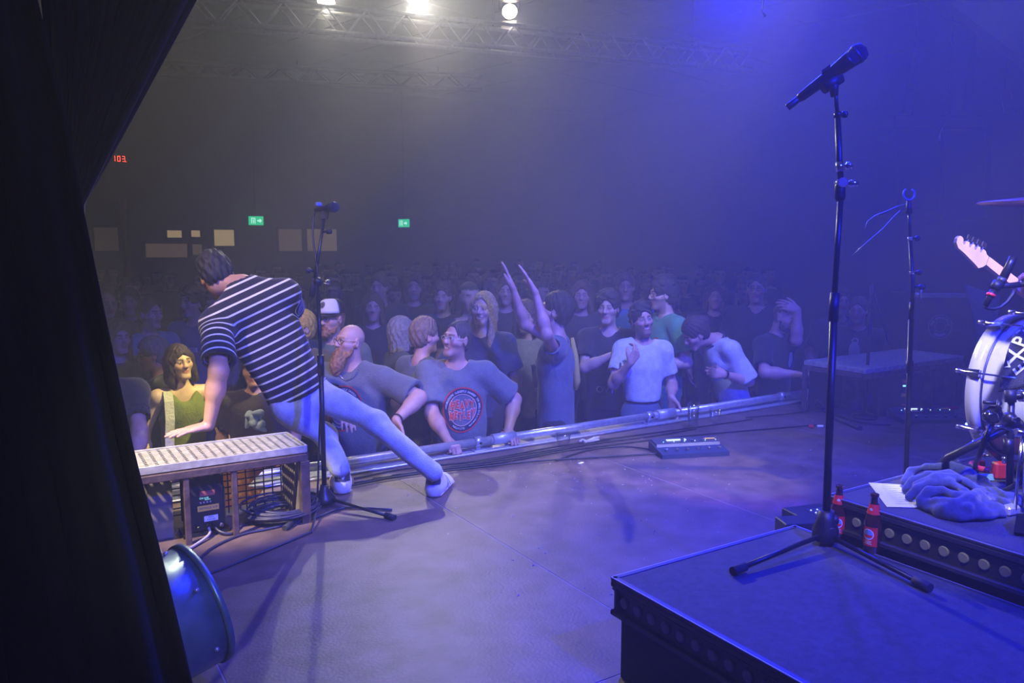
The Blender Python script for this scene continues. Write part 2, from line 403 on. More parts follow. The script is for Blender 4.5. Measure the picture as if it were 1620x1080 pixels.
# ------------------------------------------------------------------ people
FLOOR2=-.93
def head_prims(S,H,R,st,k=1.):
    h=lambda x,y,z:H+R@(A(x,y,z)*k)
    S.ell(h(0,-.014,.032),A(.073,.092,.086)*k,R,.03); S.ell(h(0,.022,-.045),A(.056*st.get('jaw',1),.064,.074)*k,R,.035)
    S.rc(h(-.014,.066,-.1),h(.014,.066,-.1),.019*k,None,.03)
    for s in(-1,1):
        S.rc(h(s*.041,.056,-.016),h(s*.05,.03,-.02),.024*k,.022*k,.025); S.rc(h(s*.012,.083,.03),h(s*.045,.066,.028),.010*k,.009*k,.018)
        S.ell(h(s*.031,.092,.008),A(.017,.014,.011)*k,R,.01,'s'); S.ell(h(s*.031,.073,.008),A(.013,.013,.0125)*k,R,.004)
        S.rc(h(s*.03,.082,.018),h(s*.042,.075,.014),.0055*k,None,.006)
        S.ell(h(s*.077,-.012,-.003),A(.009,.021,.033)*k,R@Rz(-s*.35),.008); S.ell(h(s*.086,-.006,-.001),A(.006,.010,.018)*k,R,.006,'s')
        S.rc(h(s*.0115,.096,-.026),h(s*.0115,.09,-.026),.0085*k,None,.008)
    S.rc(h(0,.084,.018),h(0,.103,-.02),.0085*k,.0125*k,.014)
    sm=st.get('smile',0)
    S.ell(h(0,.083,-.053),A(.021+.006*sm,.011,.0065)*k,R,.006); S.ell(h(0,.081,-.065),A(.019+.006*sm,.011,.0075)*k,R,.006)
    if sm: S.ell(h(0,.092,-.059),A(.022,.014,.004+.006*sm)*k,R,.004,'s')
    else: S.rc(h(-.02,.092,-.059),h(.02,.092,-.059),.0028,None,.004,'s')
CURL={'relax':(16,26,16),'grip':(48,62,38),'flat':(3,5,4),'fist':(75,95,60),'hold':(38,45,30)}
def hand_prims(S,W,f,n,side,curl,k=1.,spread=.0):
    f=nrm(f);n=nrm(n-f*(np.array(n)@f));s=np.cross(f,n)*side; c=CURL[curl]
    kn=[.031,.0105,-.010,-.029]; ln=[(.044,.027,.021),(.048,.031,.022),(.045,.029,.021),(.035,.021,.019)]; rr=[.0092,.0095,.009,.008]; kl=[.088,.092,.086,.078]
    fins=[]
    for i in range(4):
        base=W+(f*.012+s*kn[i]*.5)*k; K=W+(f*kl[i]+s*kn[i])*k
        S.rc(base,K,.0175*k,.0125*k,.014)
        a=0;p=K; sp=(kn[i]*6)*spread
        for j in range(3):
            a+=D2R(c[j]*(1+.08*i)); d=nrm(f*math.cos(a)+n*math.sin(a)+s*sp); q=p+d*ln[i][j]*k
            S.rc(p,q,rr[i]*k*(1.06-.07*j),rr[i]*k*(1-.08*j),.0045); p=q
        fins.append(p)
    tb=W+(f*.022+s*.026+n*.006)*k
    if curl in('grip','fist','hold'): d1=nrm(f*.7+s*.5+n*.55); d2=nrm(f*.6-s*.1+n*.75)
    else: d1=nrm(f*.72+s*.68+n*.2); d2=nrm(f*.9+s*.3+n*.15)
    q=tb+d1*.046*k; S.rc(tb,q,.016*k,.012*k,.01); q2=q+d2*.032*k; S.rc(q,q2,.0115*k,.0105*k,.005); S.rc(q2,q2+d2*.022*k,.0105*k,.0085*k,.004)
    return fins
def ik(S,W,L1,L2,pole):
    d=W-S; D=np.linalg.norm(d)
    if D>(L1+L2)*.995: W=S+d/D*(L1+L2)*.995; D=(L1+L2)*.995; d=W-S
    u=d/D; a=(L1*L1-L2*L2+D*D)/(2*D); h=math.sqrt(max(L1*L1-a*a,0)); p=np.array(pole,float); p=nrm(p-u*(p@u))
    return S+u*a+p*h,W
def fold(amp,seed,sc_=1.):
    r=np.random.RandomState(seed); K=r.normal(size=(6,3))*np.array([16,16,9])*sc_; ph=r.uniform(0,6.28,6)
    def fn(X,Y,Z):
        d=0
        for q in range(6): d=d+np.sin(K[q,0]*X+K[q,1]*Y+K[q,2]*Z+ph[q]+1.3*np.sin(7*Z*sc_+ph[q]+4*X))
        return d*amp/3
    return fn
def skin_cols(V,H,R,k,st):
    base=np.array(st.get('skin',(.50,.30,.22))); c=np.tile(base,(len(V),1)); P=((V-H)@R)/k; x,y,z=P[:,0],P[:,1],P[:,2]; ax=abs(x)
    rnd=lambda m,col,f: c.__setitem__(m,c[m]*(1-f)+np.array(col)*f)
    near=(ax<.11)&(abs(y)<.14)&(abs(z)<.15)
    rnd(near&(y>.05)&(ax>.02)&(ax<.055)&(z<0)&(z>-.05),(.55,.22,.17),.25)
    hc=st.get('haircol',(.03,.02,.015))
    if st.get('buzz'): rnd(near&((z>.06)&(y<.03-.25*ax*0)|(y<-.015))&(z>-.055)&~((ax>.068)&(z<.04)),hc,.75)
    if st.get('stubble'): rnd(near&(y>-.01)&(z<-.028)&~((ax<.03)&(z>-.036))&(z>-.15),hc,st['stubble'])
    rnd(near&(y>.055)&(abs(ax-.031)<.02)&(abs(z-.031+.1*abs(ax-.03))<.0065),hc,.8)
    rnd(near&(y>.066)&(abs(z+.059)<.0125)&(ax<.025+.006*st.get('smile',0)),(.42,.12,.10),.7)
    rnd(near&(y>.06)&(ax>.016)&(ax<.046)&(abs(z-.008)<.0085),(.12,.07,.055),.5)
    if st.get('smile'):
        m=near&(y>.05)&(y<.088)&(ax<.02)&(abs(z+.0575)<.006); rnd(m,(.7,.67,.6),.9)
    return c
mm('skin',(.5,.3,.22),.5,attr='Col',noise=.08,nscale=30); M['skin'].node_tree.nodes['Principled BSDF'].inputs['Subsurface Weight'].default_value=0
mm('eye',(.8,.8,.8),.15,attr='Col')
def cloth(name,col,**kw): return mat(name,col,.9,noise=kw.pop('noise',.14),nscale=kw.pop('nscale',22),bump=.35,bscale=90,sheen=.15,**kw)
def hair_mesh(H,R,k,st,h):
    sty=st['hair']; S=SDF(); hp=lambda x,y,z:H+R@(A(x,y,z)*k); vol=st.get('vol',.012)
    if sty in('short','curly','bun','bob','long','swept'):
        S.ell(hp(0,-.02,.038+vol*.4),A(.074+vol,.094+vol,.088+vol)*k,R,.01)
        S.ell(hp(0,-.052,-.015),A(.062+vol,.05+vol,.075)*k,R,.03)
        if sty in('curly','swept'):
            S.ell(hp(0,.0,.105),A(.05+vol,.06,.026+vol)*k,R,.03)
        if sty in('bob','long'):
            L=-.13 if sty=='bob' else -.30
            for s in(-1,1):
                S.ec(hp(s*.07,-.01,.03),hp(s*.082,-.005,L),A(.022+vol,.055)*k,A(.03,.05)*k,R[:,0],.03)
            S.ec(hp(0,-.075,.0),hp(0,-.085,L-.01),A(.075,.04)*k,A(.085,.035)*k,R[:,0],.04)
        if sty=='bun': S.ell(hp(0,-.125,.055),A(.04,.037,.037)*k,R,.012)
        # face opening
        fo=st.get('fringe',0)
        S.ell(hp(0,.100,-.030-fo),A(.066,.066,.112)*k,R,.012,'s'); S.ell(hp(.0,.06,-.12),A(.075,.09,.085)*k,R,.012,'s')
        if sty in('short','curly','swept','bun'):
            for s in(-1,1): S.ell(hp(s*.085,.0,-.03),A(.03,.03,.045)*k,R,.01,'s')
            S.clip(-R[:,2],hp(0,0,-.075))
        fr={'curly':(62,.011)}.get(sty,(46,.0035))
        def dis(X,Y,Z,fr=fr):
            x=(X-H[0])*R[0,0]+(Y-H[1])*R[1,0]+(Z-H[2])*R[2,0]; y=(X-H[0])*R[0,1]+(Y-H[1])*R[1,1]+(Z-H[2])*R[2,1]; z=(X-H[0])*R[0,2]+(Y-H[1])*R[1,2]+(Z-H[2])*R[2,2]
            if sty=='curly': return fr[1]*(np.sin(fr[0]*x+3*np.sin(40*z))*np.sin(fr[0]*y)*np.sin(fr[0]*z+2))-.002
            th=np.arctan2(x,-y+.05); return fr[1]*np.sin(th*fr[0]/2+5*np.sin(14*z)+9*z)+.0025*np.sin(th*31-30*z)
        S.disp=dis
        V,Q=S.mesh(h,pad=.02); return V,Q
    return None
def build_human(root,J,st,k,h):
    "J: joint positions (world), k: body scale, st: looks"
    R=J['Rb']; r,f,u=R[:,0],R[:,1],R[:,2]; P,Cc,N,H,Rh=J['P'],J['C'],J['N'],J['H'],J['Rh']; bw,bd=st.get('bw',1),st.get('bd',1); low=h>.012
    # --- body: one continuous skin
    S=SDF(); aw=st.get('arm',1)
    S.ec(Cc-u*.14*k,Cc+u*.09*k,A(.125*bw,.085*bd)*k,A(.13*bw,.075*bd)*k,r,.03)
    S.rc(J['S'][0],J['S'][1],.052*k,None,.04)
    S.rc(N+u*.0,H+Rh@A(0,-.015,-.06)*k,.056*k*st.get('neck',1),.053*k*st.get('neck',1),.03)
    for s in(0,1): S.rc(N-u*.012*k,J['S'][s]-u*.01*k,.045*k,.042*k,.045)
    head_prims(S,H,Rh,st,k)
    fine=[(H-.15*k,H+.15*k,st.get('hf',h*.62))]; tips=[[],[]]
    for s in(0,1):
        sd=(-1,1)[s]; E,W=J['E'][s],J['W'][s]
        S.rc(J['S'][s],E,.05*k*aw,.040*k*aw,.03); S.rc(E,E+(W-E)*.35,.040*k*aw,.041*k*aw,.03); S.rc(E+(W-E)*.3,W,.041*k*aw,.026*k*aw,.03)
        tips[s]=hand_prims(S,W,J['f'][s],J['n'][s],sd,J['curl'][s],k*1.03,st.get('spread',.4))
        fine.append((W+J['f'][s]*.08*k-.10*k,W+J['f'][s]*.08*k+.10*k,st.get('hh',h*.75)))
    V,Q=S.mesh(h,fine if not low else ()); c=skin_cols(V,H,Rh,k,st)
    o=ORG[root.name]; body=part('body',mkmesh('body',V-o,Q,True,c),'skin',root)
    # --- shirt
    S=SDF(); bel=st.get('belly',0); sh=st.get('shirt',(.1,.1,.1)); sl=st.get('sleeve',.72); hem=st.get('hem',-.10)
    lo=P+u*(hem)*k; S.ec(P+u*(hem+.02)*k,Cc+u*.02*k,A(.168*bw,.125*bd)*k,A(.182*bw,.125*bd)*k,r,.04); 
    S.ec(Cc,Cc+u*.07*k,A(.175*bw,.12*bd)*k,A(.15*bw,.10*bd)*k,r,.05)
    if bel: S.ell(P+u*.12*k+f*.05*k,A(.15*bw,.11+bel,.19)*k,R,.09)
    if sl>0:
        S.rc(J['S'][0],J['S'][1],.066*k,None,.05)
        for s in(0,1): S.rc(N+u*.005*k,J['S'][s],.056*k,.06*k,.05)
    for s in(0,1):
        if sl<=0:
            S.rc(Cc+u*.13*k+r*(-1,1)[s]*.09*k,Cc+u*.02*k+r*(-1,1)[s]*.10*k,.05*k,.06*k,.04)
            continue
        E=J['E'][s]; Sh=J['S'][s]; d=nrm(E-Sh); L=np.linalg.norm(E-Sh)
        if sl<=1:
            e=Sh+d*L*sl; S.rc(Sh,e+d*.06*k,.066*k*aw,.074*k*aw*st.get('flare',1),.045,'u',(d,e))
        else:
            S.rc(Sh,E,.066*k*aw,.056*k*aw,.045); W=J['W'][s]; d2=nrm(W-E); e=W-d2*.02*k; S.rc(E,W+d2*.06*k,.056*k*aw,.042*k*aw,.03,'u',(d2,e))
    nk=st.get('neckr',.074)
    S.rc(N+u*.0-f*.005*k,N+u*.14*k+f*.03*k,nk*k,(nk+.03)*k,.012,'s')
    if st.get('vneck'): S.rc(N+u*.0+f*.09*k,N-u*.05*k+f*.12*k,.05*k,.012*k,.01,'s')
    if sl<=0:
        for s in(0,1): S.rc(J['S'][s]+u*.03*k+r*(-1,1)[s]*.02*k,J['S'][s]-u*.10*k+r*(-1,1)[s]*.035*k,.075*k,.07*k,.01,'s')
        S.rc(N+f*.06*k+u*.02*k,N+f*.10*k-u*.05*k,.085*k,.06*k,.02,'s')
    for s in(0,1):
        if 0<sl<=1:
            E=J['E'][s]; Sh=J['S'][s]; d=nrm(E-Sh); L=np.linalg.norm(E-Sh); e=Sh+d*L*sl
            S.rc(e-d*.035*k,e+d*.05*k,.056*k*aw,.064*k*aw,.006,'s')
    S.clip(-u,lo)
    S.disp=fold(st.get('fold',.005)*k,st.get('seed',1))
    hs=max(h*1.2,.0105) if not low else h
    V,Q=S.mesh(hs); V=smooth(V,Q,1,.3)
    sm=st.get('shirtmat') or cloth('shirt_cloth',sh)
    ex=None
    if st.get('stripes'):
        q=(V-P); z=q@u; x=q@r; y=q@f
        zz=z+.055*np.cos(np.clip(x/.2,-1.6,1.6))*0-.10*x*0
        zz=zz.copy()
        for s in(0,1): # sleeve stripes run around the sleeve
            d=nrm(J['E'][s]-J['S'][s]); t=(V-J['S'][s])@d; side=(V-J['S'][s])@r*(-1,1)[s]; t0=(J['S'][s]-P)@u
            wgt=np.clip((t-.015)/.07,0,1)*np.clip((.15*k-np.linalg.norm((V-J['S'][s])-np.outer(t,d),axis=1))/.04,0,1); wgt=wgt*wgt*(3-2*wgt); t1=.04; z1=((J['S'][s]+d*t1)-P)@u
            zz=zz*(1-wgt)+wgt*(z1-(t-t1))
        ex={'stripe':zz/k}
    shirt=part('shirt',mkmesh('shirt',V-o,Q,True,None,ex),sm,body)
    if st.get('keepbvh'): st['bvh']=BVHTree.FromPolygons([Vector(p) for p in V],[tuple(q) for q in Q])
    # --- trousers
    if st.get('pants') is not None:
        S=SDF(); hp_=J['hip']; rp=st.get('leg',1)
        S.ec(P-u*.06*k,P+u*.03*k,A(.165*bw,.115*bd)*k,A(.158*bw,.108*bd)*k,r,.04)
        for s in(0,1):
            S.rc(hp_[s],J['K'][s],.088*k*rp,.064*k*rp,.04); S.rc(J['K'][s],J['A'][s],.064*k*rp,.052*k*rp,.03)
            if st.get('feet',1): S.rc(J['A'][s]+A(0,0,-.035)*k,J['A'][s]+J['toe'][s]*.15*k+A(0,0,-.05)*k,.042*k,.032*k,.03)
        if st.get('feet',1): S.clip(A(0,0,-1),A(0,0,J['floor']))
        S.clip(u,P+u*.055*k)
        if st.get('pclip'): S.clip(A(0,0,-1),A(0,0,st['pclip']))
        S.disp=fold(st.get('pfold',.004)*k,st.get('seed',1)+50,1.2)
        V,Q=S.mesh(st.get('hp',.022)); V=smooth(V,Q,1,.3)
        part('trousers',mkmesh('trousers',V-o,Q,True),st.get('pantsmat') or cloth('trouser_cloth',st['pants']),body)
    # --- hair, eyes
    if st.get('hair'):
        V,Q=hair_mesh(H,Rh,k,st,max(h*.75,.0055))
        part('hair',mkmesh('hair',V-o,Q,True),mat('hair_strands',st['haircol'],.68,noise=.35,nscale=55,bump=.3,bscale=120),body)
    hp=lambda x,y,z:H+Rh@(A(x,y,z)*k)
    if st.get('eyes') and not low:
        lk=nrm(A(st['eyes'][0],1,st['eyes'][1]))
        for s in(-1,1):
            mb=MB(); mb.sph((0,0,0),.0132*k,14,10); vv=np.array(mb.v); dd=(vv/np.linalg.norm(vv,axis=1)[:,None]); g=dd@lk
            col=np.where((g>.955)[:,None],np.array([.01,.01,.01]),np.where((g>.86)[:,None],np.array([.10,.075,.05]),np.array([.62,.6,.58])))
            vv=vv@Rh.T+hp(s*.031,.0745,.008)-o
            me=mkmesh('eye',vv,np.array([(f_+f_[-1:])[:4] if len(f_)<4 else f_ for f_ in mb.f]),True,col); part('eye',me,'eye',body)
    if st.get('glasses'):
        mb=MB()
        for s in(-1,1):
            mb.tube([hp(s*.032+.0235*math.cos(a),.099-.012*abs(math.cos(a)*.5+s*.5)*(1 if True else 0),.004+.0165*math.sin(a)) for a in np.linspace(0,2*PI,15)[:-1]],.0019*k,5,closed=True)
            mb.tube([hp(s*.055,.090,.010),hp(s*.074,.06,.010),hp(s*.080,.0,.008),hp(s*.080,-.012,-.004)],.0018*k,5)
        mb.tube([hp(-.009,.102,.008),hp(0,.106,.011),hp(.009,.102,.008)],.0018*k,5)
        part('glasses',mb,'black_metal' if st['glasses']==1 else 'steel',body,'thin-framed spectacles')
    if st.get('beard'):
        S=SDF(); L=st['beard']
        S.rc(hp(-.045,.03,-.075),hp(0,.068,-.098),.02*k,.026*k,.03); S.rc(hp(.045,.03,-.075),hp(0,.068,-.098),.02*k,.026*k,.03)
        for s in(-1,1): S.rc(hp(s*.066,.008,-.03),hp(s*.05,.03,-.08),.012*k,.018*k,.02); S.rc(hp(s*.006,.091,-.041),hp(s*.03,.074,-.07),.007*k,.009*k,.012)
        if L>.03:
            S.rc(hp(0,.066,-.10),hp(0,.085,-.10-L*.6),.044*k,.040*k,.04); S.rc(hp(0,.085,-.10-L*.5),hp(0,.09,-.10-L),.042*k,.022*k,.04)
        def dis(X,Y,Z): return .004*np.sin(150*X+3*np.sin(60*Z))*np.sin(130*Y+40*Z)
        S.disp=dis
        V,Q=S.mesh(.0055); part('beard',mkmesh('beard',V-o,Q,True),mat('beard_hair',st.get('beardcol',st['haircol']),.75,noise=.4,nscale=60,bump=.4,bscale=140),body)
    return body,shirt
def person(label,px,py,d,phi=0,head=(0,0,0),arms=(None,None),height=None,lean=0,side=0,h=.0105,group=None,**st):
    Hw=at_d(px,py,d); azc=math.degrees(math.atan2(Hw[0],Hw[1])); az=D2R(180+azc+phi); Rr=Rz(-az)
    # unit-scale body frame
    P=A(0,0,.95); Rb=Rx(-D2R(lean))@Ry(D2R(side)); tb=lambda p:P+Rb@(A(*p)-P)
    bw=st.get('bw',1)
    N=tb((0,-.005,1.475)); C=tb((0,0,1.30)); Sh=[tb((-.185*bw,0,1.415)),tb((.185*bw,0,1.415))]
    Rh=Rz(-D2R(head[0]))@Rx(-D2R(head[1]))@Ry(D2R(head[2])); nf=st.get('neckfwd',0); H=N+Rb@A(0,.02+nf,.075-nf*.45)+Rh@A(0,.018,.105)
    k=(Hw[2]-FLOOR2)/H[2]; loc=Hw-Rr@(H*k); loc[2]=FLOOR2
    root=thing('person',label,'person',loc,group); W=lambda p:loc+Rr@(np.array(p)*k); wl=lambda p:Rr.T@(np.array(p)-loc)/k
    J={'floor':FLOOR2,'P':W(P),'C':W(C),'N':W(N),'H':W(H),'Rb':Rr@Rb,'Rh':Rr@Rh,'S':[W(p) for p in Sh],'E':[0,0],'W':[0,0],'f':[0,0],'n':[0,0],'curl':['relax','relax']}
    for s in(0,1):
        sd=(-1,1)[s]; a=dict(arms[s] or {}); pole=A(*a.get('pole',(sd*.6,-1,-.3)))
        if 'w' in a: t=wl(a['w'])
        else: t=Sh[s]+Rb@A(*[q*(sd if i==0 else 1) for i,q in enumerate(a.get('r',(.05,.06,-.52)))])
        if 'pole' in a: pole=A(a['pole'][0]*sd,*a['pole'][1:])
        E,Wr=ik(Sh[s],t,.295,.262,pole)
        f=nrm(Wr-E)
        if 'w' in a and np.linalg.norm(Wr-t)>.02: print('  clamp',label[:30],s,np.linalg.norm(Wr-t)*k)
        if 'f' in a: f=nrm(A(a['f'][0]*sd,*a['f'][1:]))
        if 'fw' in a: f=nrm(Rr.T@np.array(a['fw'],float))
        n=A(*a.get('n',(-1,.2,0)))*A(sd,1,1)
        if 'nw' in a: n=Rr.T@np.array(a['nw'],float)
        J['E'][s]=W(E);J['W'][s]=W(Wr);J['f'][s]=Rr@f;J['n'][s]=Rr@n;J['curl'][s]=a.get('curl','relax')
    J['hip']=[W((-.09*bw,0,.90)),W((.09*bw,0,.90))]; J['K']=[W((-.10,.02,.50)),W((.10,.02,.50))]; J['A']=[W((-.11,-.02,.09)),W((.11,-.02,.09))]; J['toe']=[Rr@A(-.15,1,0),Rr@A(.15,1,0)]
    st.setdefault('seed',int(px)); st.setdefault('hf',.0062 if h<.012 else h); st.setdefault('hh',.0075)
    body,shirt=build_human(root,J,st,k,h)
    print('person',px,py,'y=%.2f x=%.2f k=%.2f'%(Hw[1],Hw[0],k))
    return root,body,shirt,J,k,st
mm('seam_pale',(.30,.26,.24),.7)
# ------------------------------------------------------------------ the setting
fl=struct('floor',MB().box((2.6,.65,-.475),(15,7.6,.89)),'black_wood')
xs=[-4.9,-3.38,-2.1,-.82,.46,1.74,2.98,4.63,5.9,7.2,8.6,10.1]; ys=[-3.15,-.68,1.76,4.2]
for i in range(len(xs)-1):
    for j in range(3):
        x0,x1,y0,y1=xs[i],xs[i+1],ys[j],ys[j+1]
        part('floor_panel',MB().box(((x0+x1)/2,(y0+y1)/2,-.0155),(x1-x0-.005,y1-y0-.005,.031),ch=.0012),'stage_board',fl)
for x in xs[1:-1]: part('seam_filler',MB().box((x,.525,-.009),(.0048,7.3,.016)),'seam_pale',fl)
for y in ys[1:-1]: part('seam_filler',MB().box((2.6,y,-.0092),(14.9,.0048,.016)),'seam_pale',fl)
struct('floor',MB().box((2.5,11,-1.03),(23,13.2,.2)),'floor_dark')
tr=struct('trim_1',MB().box((2.6,4.325,-.02),(15,.25,.04),ch=.006),'alu')
part('bead',MB().tube([(-4.9,4.205,.008),(10.1,4.205,.008)],.009,8),'steel',tr,'bright rounded metal edge strip')
struct('wall_back',MB().box((2.5,17.75,1.9),(23,.3,5.7)),'wall_dark')
struct('wall_left',MB().box((-9.1,7,1.9),(.3,21.6,5.7)),'wall_dark')
struct('wall_right',MB().box((14.1,7,1.9),(.3,21.6,5.7)),'wall_dark')
struct('wall_front',MB().box((2.5,-3.4,1.9),(23,.3,5.7)),'velvet')
cl=struct('ceiling',MB().box((2.5,7,4.86),(23,21.6,.2)),'ceiling_white')
e1=nrm(A(.24,-.97,0)); e2=nrm(A(.97,.24,0)); o0=A(10.82,8.64,0)
Rc=np.stack([e1,e2,A(0,0,1)],1)
for i in range(-8,9):
    for j in range(-8,3):
        c=o0+e1*(i+.5)*1.72+e2*(j+.5)*1.27
        if not(1<c[0]<13 and 3.<c[1]<16.5): continue
        dz=-.03 if (i,j)==(0,0) else 0
        part('ceiling_panel',MB().box(c+A(0,0,4.748+dz),(1.69,1.24,.024),Rc,ch=.006),'ceiling_white',cl)
# soffit at top right
sf=[at_d(1490,-4,7.5),at_d(1546,8,7.2),at_d(1640,108,6.6),at_d(1760,108,6.6),at_d(1760,-60,7.2)]
struct('trim_2',MB().hull([p for p in sf]+[p+FW*.12 for p in sf]),'wall_dark')
# lit openings in the back wall, and a lit counter front put in as glow
WY=17.58
def rectpx(x0,y0,x1,y1,Y=WY):
    a=at_y(x0,y0,Y);b=at_y(x1,y1,Y); return a[0],b[0],b[2],a[2]
wins=[(262,363,289,377,'bar_light'),(300,363,318,376,'bar_light'),(336,362,372,390,'bar_light'),(438,361,479,398,'bar_dim'),(483,361,534,398,'bar_light2'),(146,358,190,398,'bar_faint'),(228,384,298,408,'bar_dim'),(302,385,321,404,'bar_dim')]
mm('bar_light2',(.3,.25,.15),.5,emit=(1,.74,.42),es=.11); mm('bar_faint',(.3,.25,.15),.5,emit=(1,.7,.4),es=.03)
for n,(x0,y0,x1,y1,m) in enumerate(wins):
    X0,X1,Z0,Z1=rectpx(x0,y0,x1,y1); t=.035; mb=MB()
    for c,s in(((X0,Z0+(Z1-Z0)/2),(t,Z1-Z0+t)),((X1,Z0+(Z1-Z0)/2),(t,Z1-Z0+t)),(((X0+X1)/2,Z0),(X1-X0,t)),(((X0+X1)/2,Z1),(X1-X0,t))): mb.box((c[0],WY-.02,c[1]),(s[0],.08,s[1]))
    f=struct('window_%d'%(n+1),mb,'wall_dark',((X0+X1)/2,WY,Z0)); part('pane',MB().box(((X0+X1)/2,WY,(Z0+Z1)/2),(X1-X0-.02,.02,Z1-Z0-.02)),m,f,'dimly lit pane')
p=at_y(200,395,16.9); solo('pillar',MB().cyl((p[0],16.9,FLOOR2),(p[0],16.9,p[2]+.95),.06,n=14),mat('pillar_paint',(.5,.12,.08),.5,noise=.2),'slender reddish pillar at the far left by the lit bar','pillar')
# exit signs
def exit_sign(px,py,Y,rot,label,w_=.30):
    p=at_y(px,py,Y); t=thing('exit_sign',label,'sign',p); R=Rz(rot)
    part('housing',MB().box(p,(w_,.05,w_*.62),R,ch=.006),'exit_green',t)
    part('hanger',MB().tube([p+A(0,0,w_*.3),A(p[0],p[1],4.745)],.012,6),'black_metal',t)
    g=Flat(); s=w_; g.rect(-.36*s,-.2*s,-.30*s,.2*s).rect(-.12*s,-.2*s,-.06*s,.2*s).rect(-.30*s,.15*s,-.12*s,.2*s)
    g.add([(.40*s,0),(.24*s,.16*s),(.24*s,.06*s),(.06*s,.06*s),(.06*s,-.06*s),(.24*s,-.06*s),(.24*s,-.16*s)],[(0,1,2,3,4,5,6)])
    g.ring(0,.035*s,(-.2*s,.08*s),10).rect(-.235*s,-.17*s,-.165*s,.04*s)
    part('pictogram',g.plane(p-A(0,.026,0)@R.T if False else p+R@A(0,-.0265,0),R@A(1,0,0),A(0,0,1)),'exit_white',t)
exit_sign(405,349,17.3,0,'green lit emergency exit sign with arrow, left above the crowd')
exit_sign(639,353,17.3,D2R(-62),'small green exit sign seen edge-on, right one above the crowd',.30)
p=at_y(189,251,17.545); t=thing('level_display','red digital readout 103 high on the dark rear wall','display',p)
part('housing',MB().box(p+A(0,.03,0),(.3,.05,.18),ch=.006),'black_plastic',t)
def seg7(g,ch,ox,h=.11,w_=.055,t=.013):
    on={'1':'bc','0':'abcdef','3':'abcdg'}[ch]; m=h/2
    D={'a':(0,h-t,w_,h),'g':(0,m-t/2,w_,m+t/2),'d':(0,0,w_,t),'f':(0,m,t,h),'e':(0,0,t,m),'b':(w_-t,m,w_,h),'c':(w_-t,0,w_,m)}
    for q in on: a=D[q]; g.rect(ox+a[0]+.004,a[1]-m+.002,ox+a[2]-.001,a[3]-m-.002)
for ch,ox in(('1',-.13),('0',-.04),('3',.045),('.',.108)):
    g=Flat(); seg7(g,ch,ox) if ch!='.' else g.rect(.108,-.06,.12,-.048)
    part('digit',g.plane(p+A(0,.004,0),A(1,0,0),A(0,0,1)),'led_red',t,kind='stuff')
# ------------------------------------------------------------------ trusses and lamps
def truss(p0,p1,sz,label,brace_n,m='alu'):
    p0=np.array(p0);p1=np.array(p1); t=thing('truss',label,'truss',p0); d=nrm(p1-p0); s=np.cross(d,A(0,0,1)); u=A(0,0,1)
    cs=[(0,0),(1,0),(0,1),(1,1)]; off=lambda a,b:s*(a-.5)*sz+u*b*sz
    for a,b in cs: part('chord',MB().tube([p0+off(a,b),p1+off(a,b)],.025,8),m,t)
    L=np.linalg.norm(p1-p0)
    for fr in(.12,.5,.88):
        h0=p0+d*L*fr+u*sz; part('hanging_chain',MB().tube([h0,A(h0[0],h0[1],4.745)],.008,6),'black_metal',t)
    for side in(0,1):
        for i in range(brace_n):
            a=p0+d*L*i/brace_n; b=p0+d*L*(i+1)/brace_n; lo,hi=(0,1) if i%2 else (1,0)
            part('brace',MB().tube([a+off(side,lo),b+off(side,hi)],.012,6),m,t)
    return t
T0=at_d(230,30,8.5);T1=at_d(1180,112,11.7); truss(T0,T1,.28,'silver box truss carrying the lamps across the upper left',34)
T2=at_d(150,118,14.2);T3=at_d(760,142,15.8); truss(T2,T3,.26,'faint second truss behind, lower in the haze at upper left',22,'dark_alu')
for i,(p,tg,lb) in enumerate(zip(LAMPS,LTG,('leftmost stage lamp on the truss with open barn door, cut by the top edge','middle stage lamp on the truss, glowing brightest at the top','rightmost stage lamp on the truss with lit lens and barn door below'))):
    p=np.array(p); t=thing('stage_lamp',lb,'lamp',p); u=nrm(np.array(tg)-p); r=nrm(np.cross(u,A(0,0,1))); v=np.cross(r,u)
    part('housing',MB()._lathe([(.05,-.24),(.10,-.2),(.115,-.05),(.115,.04),(.105,.05)],20,p,u,False),'black_metal',t)
    part('lens',MB().lathe([(.001,.035),(.06,.04),(.098,.03)],20,p,u),'lamp_lens',t)
    yk=MB(); yk.tube([p+r*.13,p+r*.14+A(0,0,.16),p-r*.14+A(0,0,.16),p-r*.13],.012,6); part('yoke',yk,'black_metal',t)
    for sgn in(1,-1):
        mb=MB(); c=p+u*.05+v*sgn*.115; q=u*.13+v*sgn*.075; mb.hull([c+r*.10,c-r*.10,c+q+r*.12,c+q-r*.12]+[x+v*.006 for x in(c+r*.10,c-r*.10,c+q+r*.12,c+q-r*.12)]); part('barn_door',mb,'dark_alu',t)
    part('clamp',MB().box(p+A(0,0,.2),(.05,.05,.1)),'black_metal',t)
p=at_d(1208,0,5.0); q=at_d(1206,18,5); solo('hanging_cable',MB().tube([p+A(0,0,.5),p,q,at_d(1211,26,5)],[.004,.004,.004,.009],6),'cable','thin cable end dangling from above, left of the big microphone','cable')
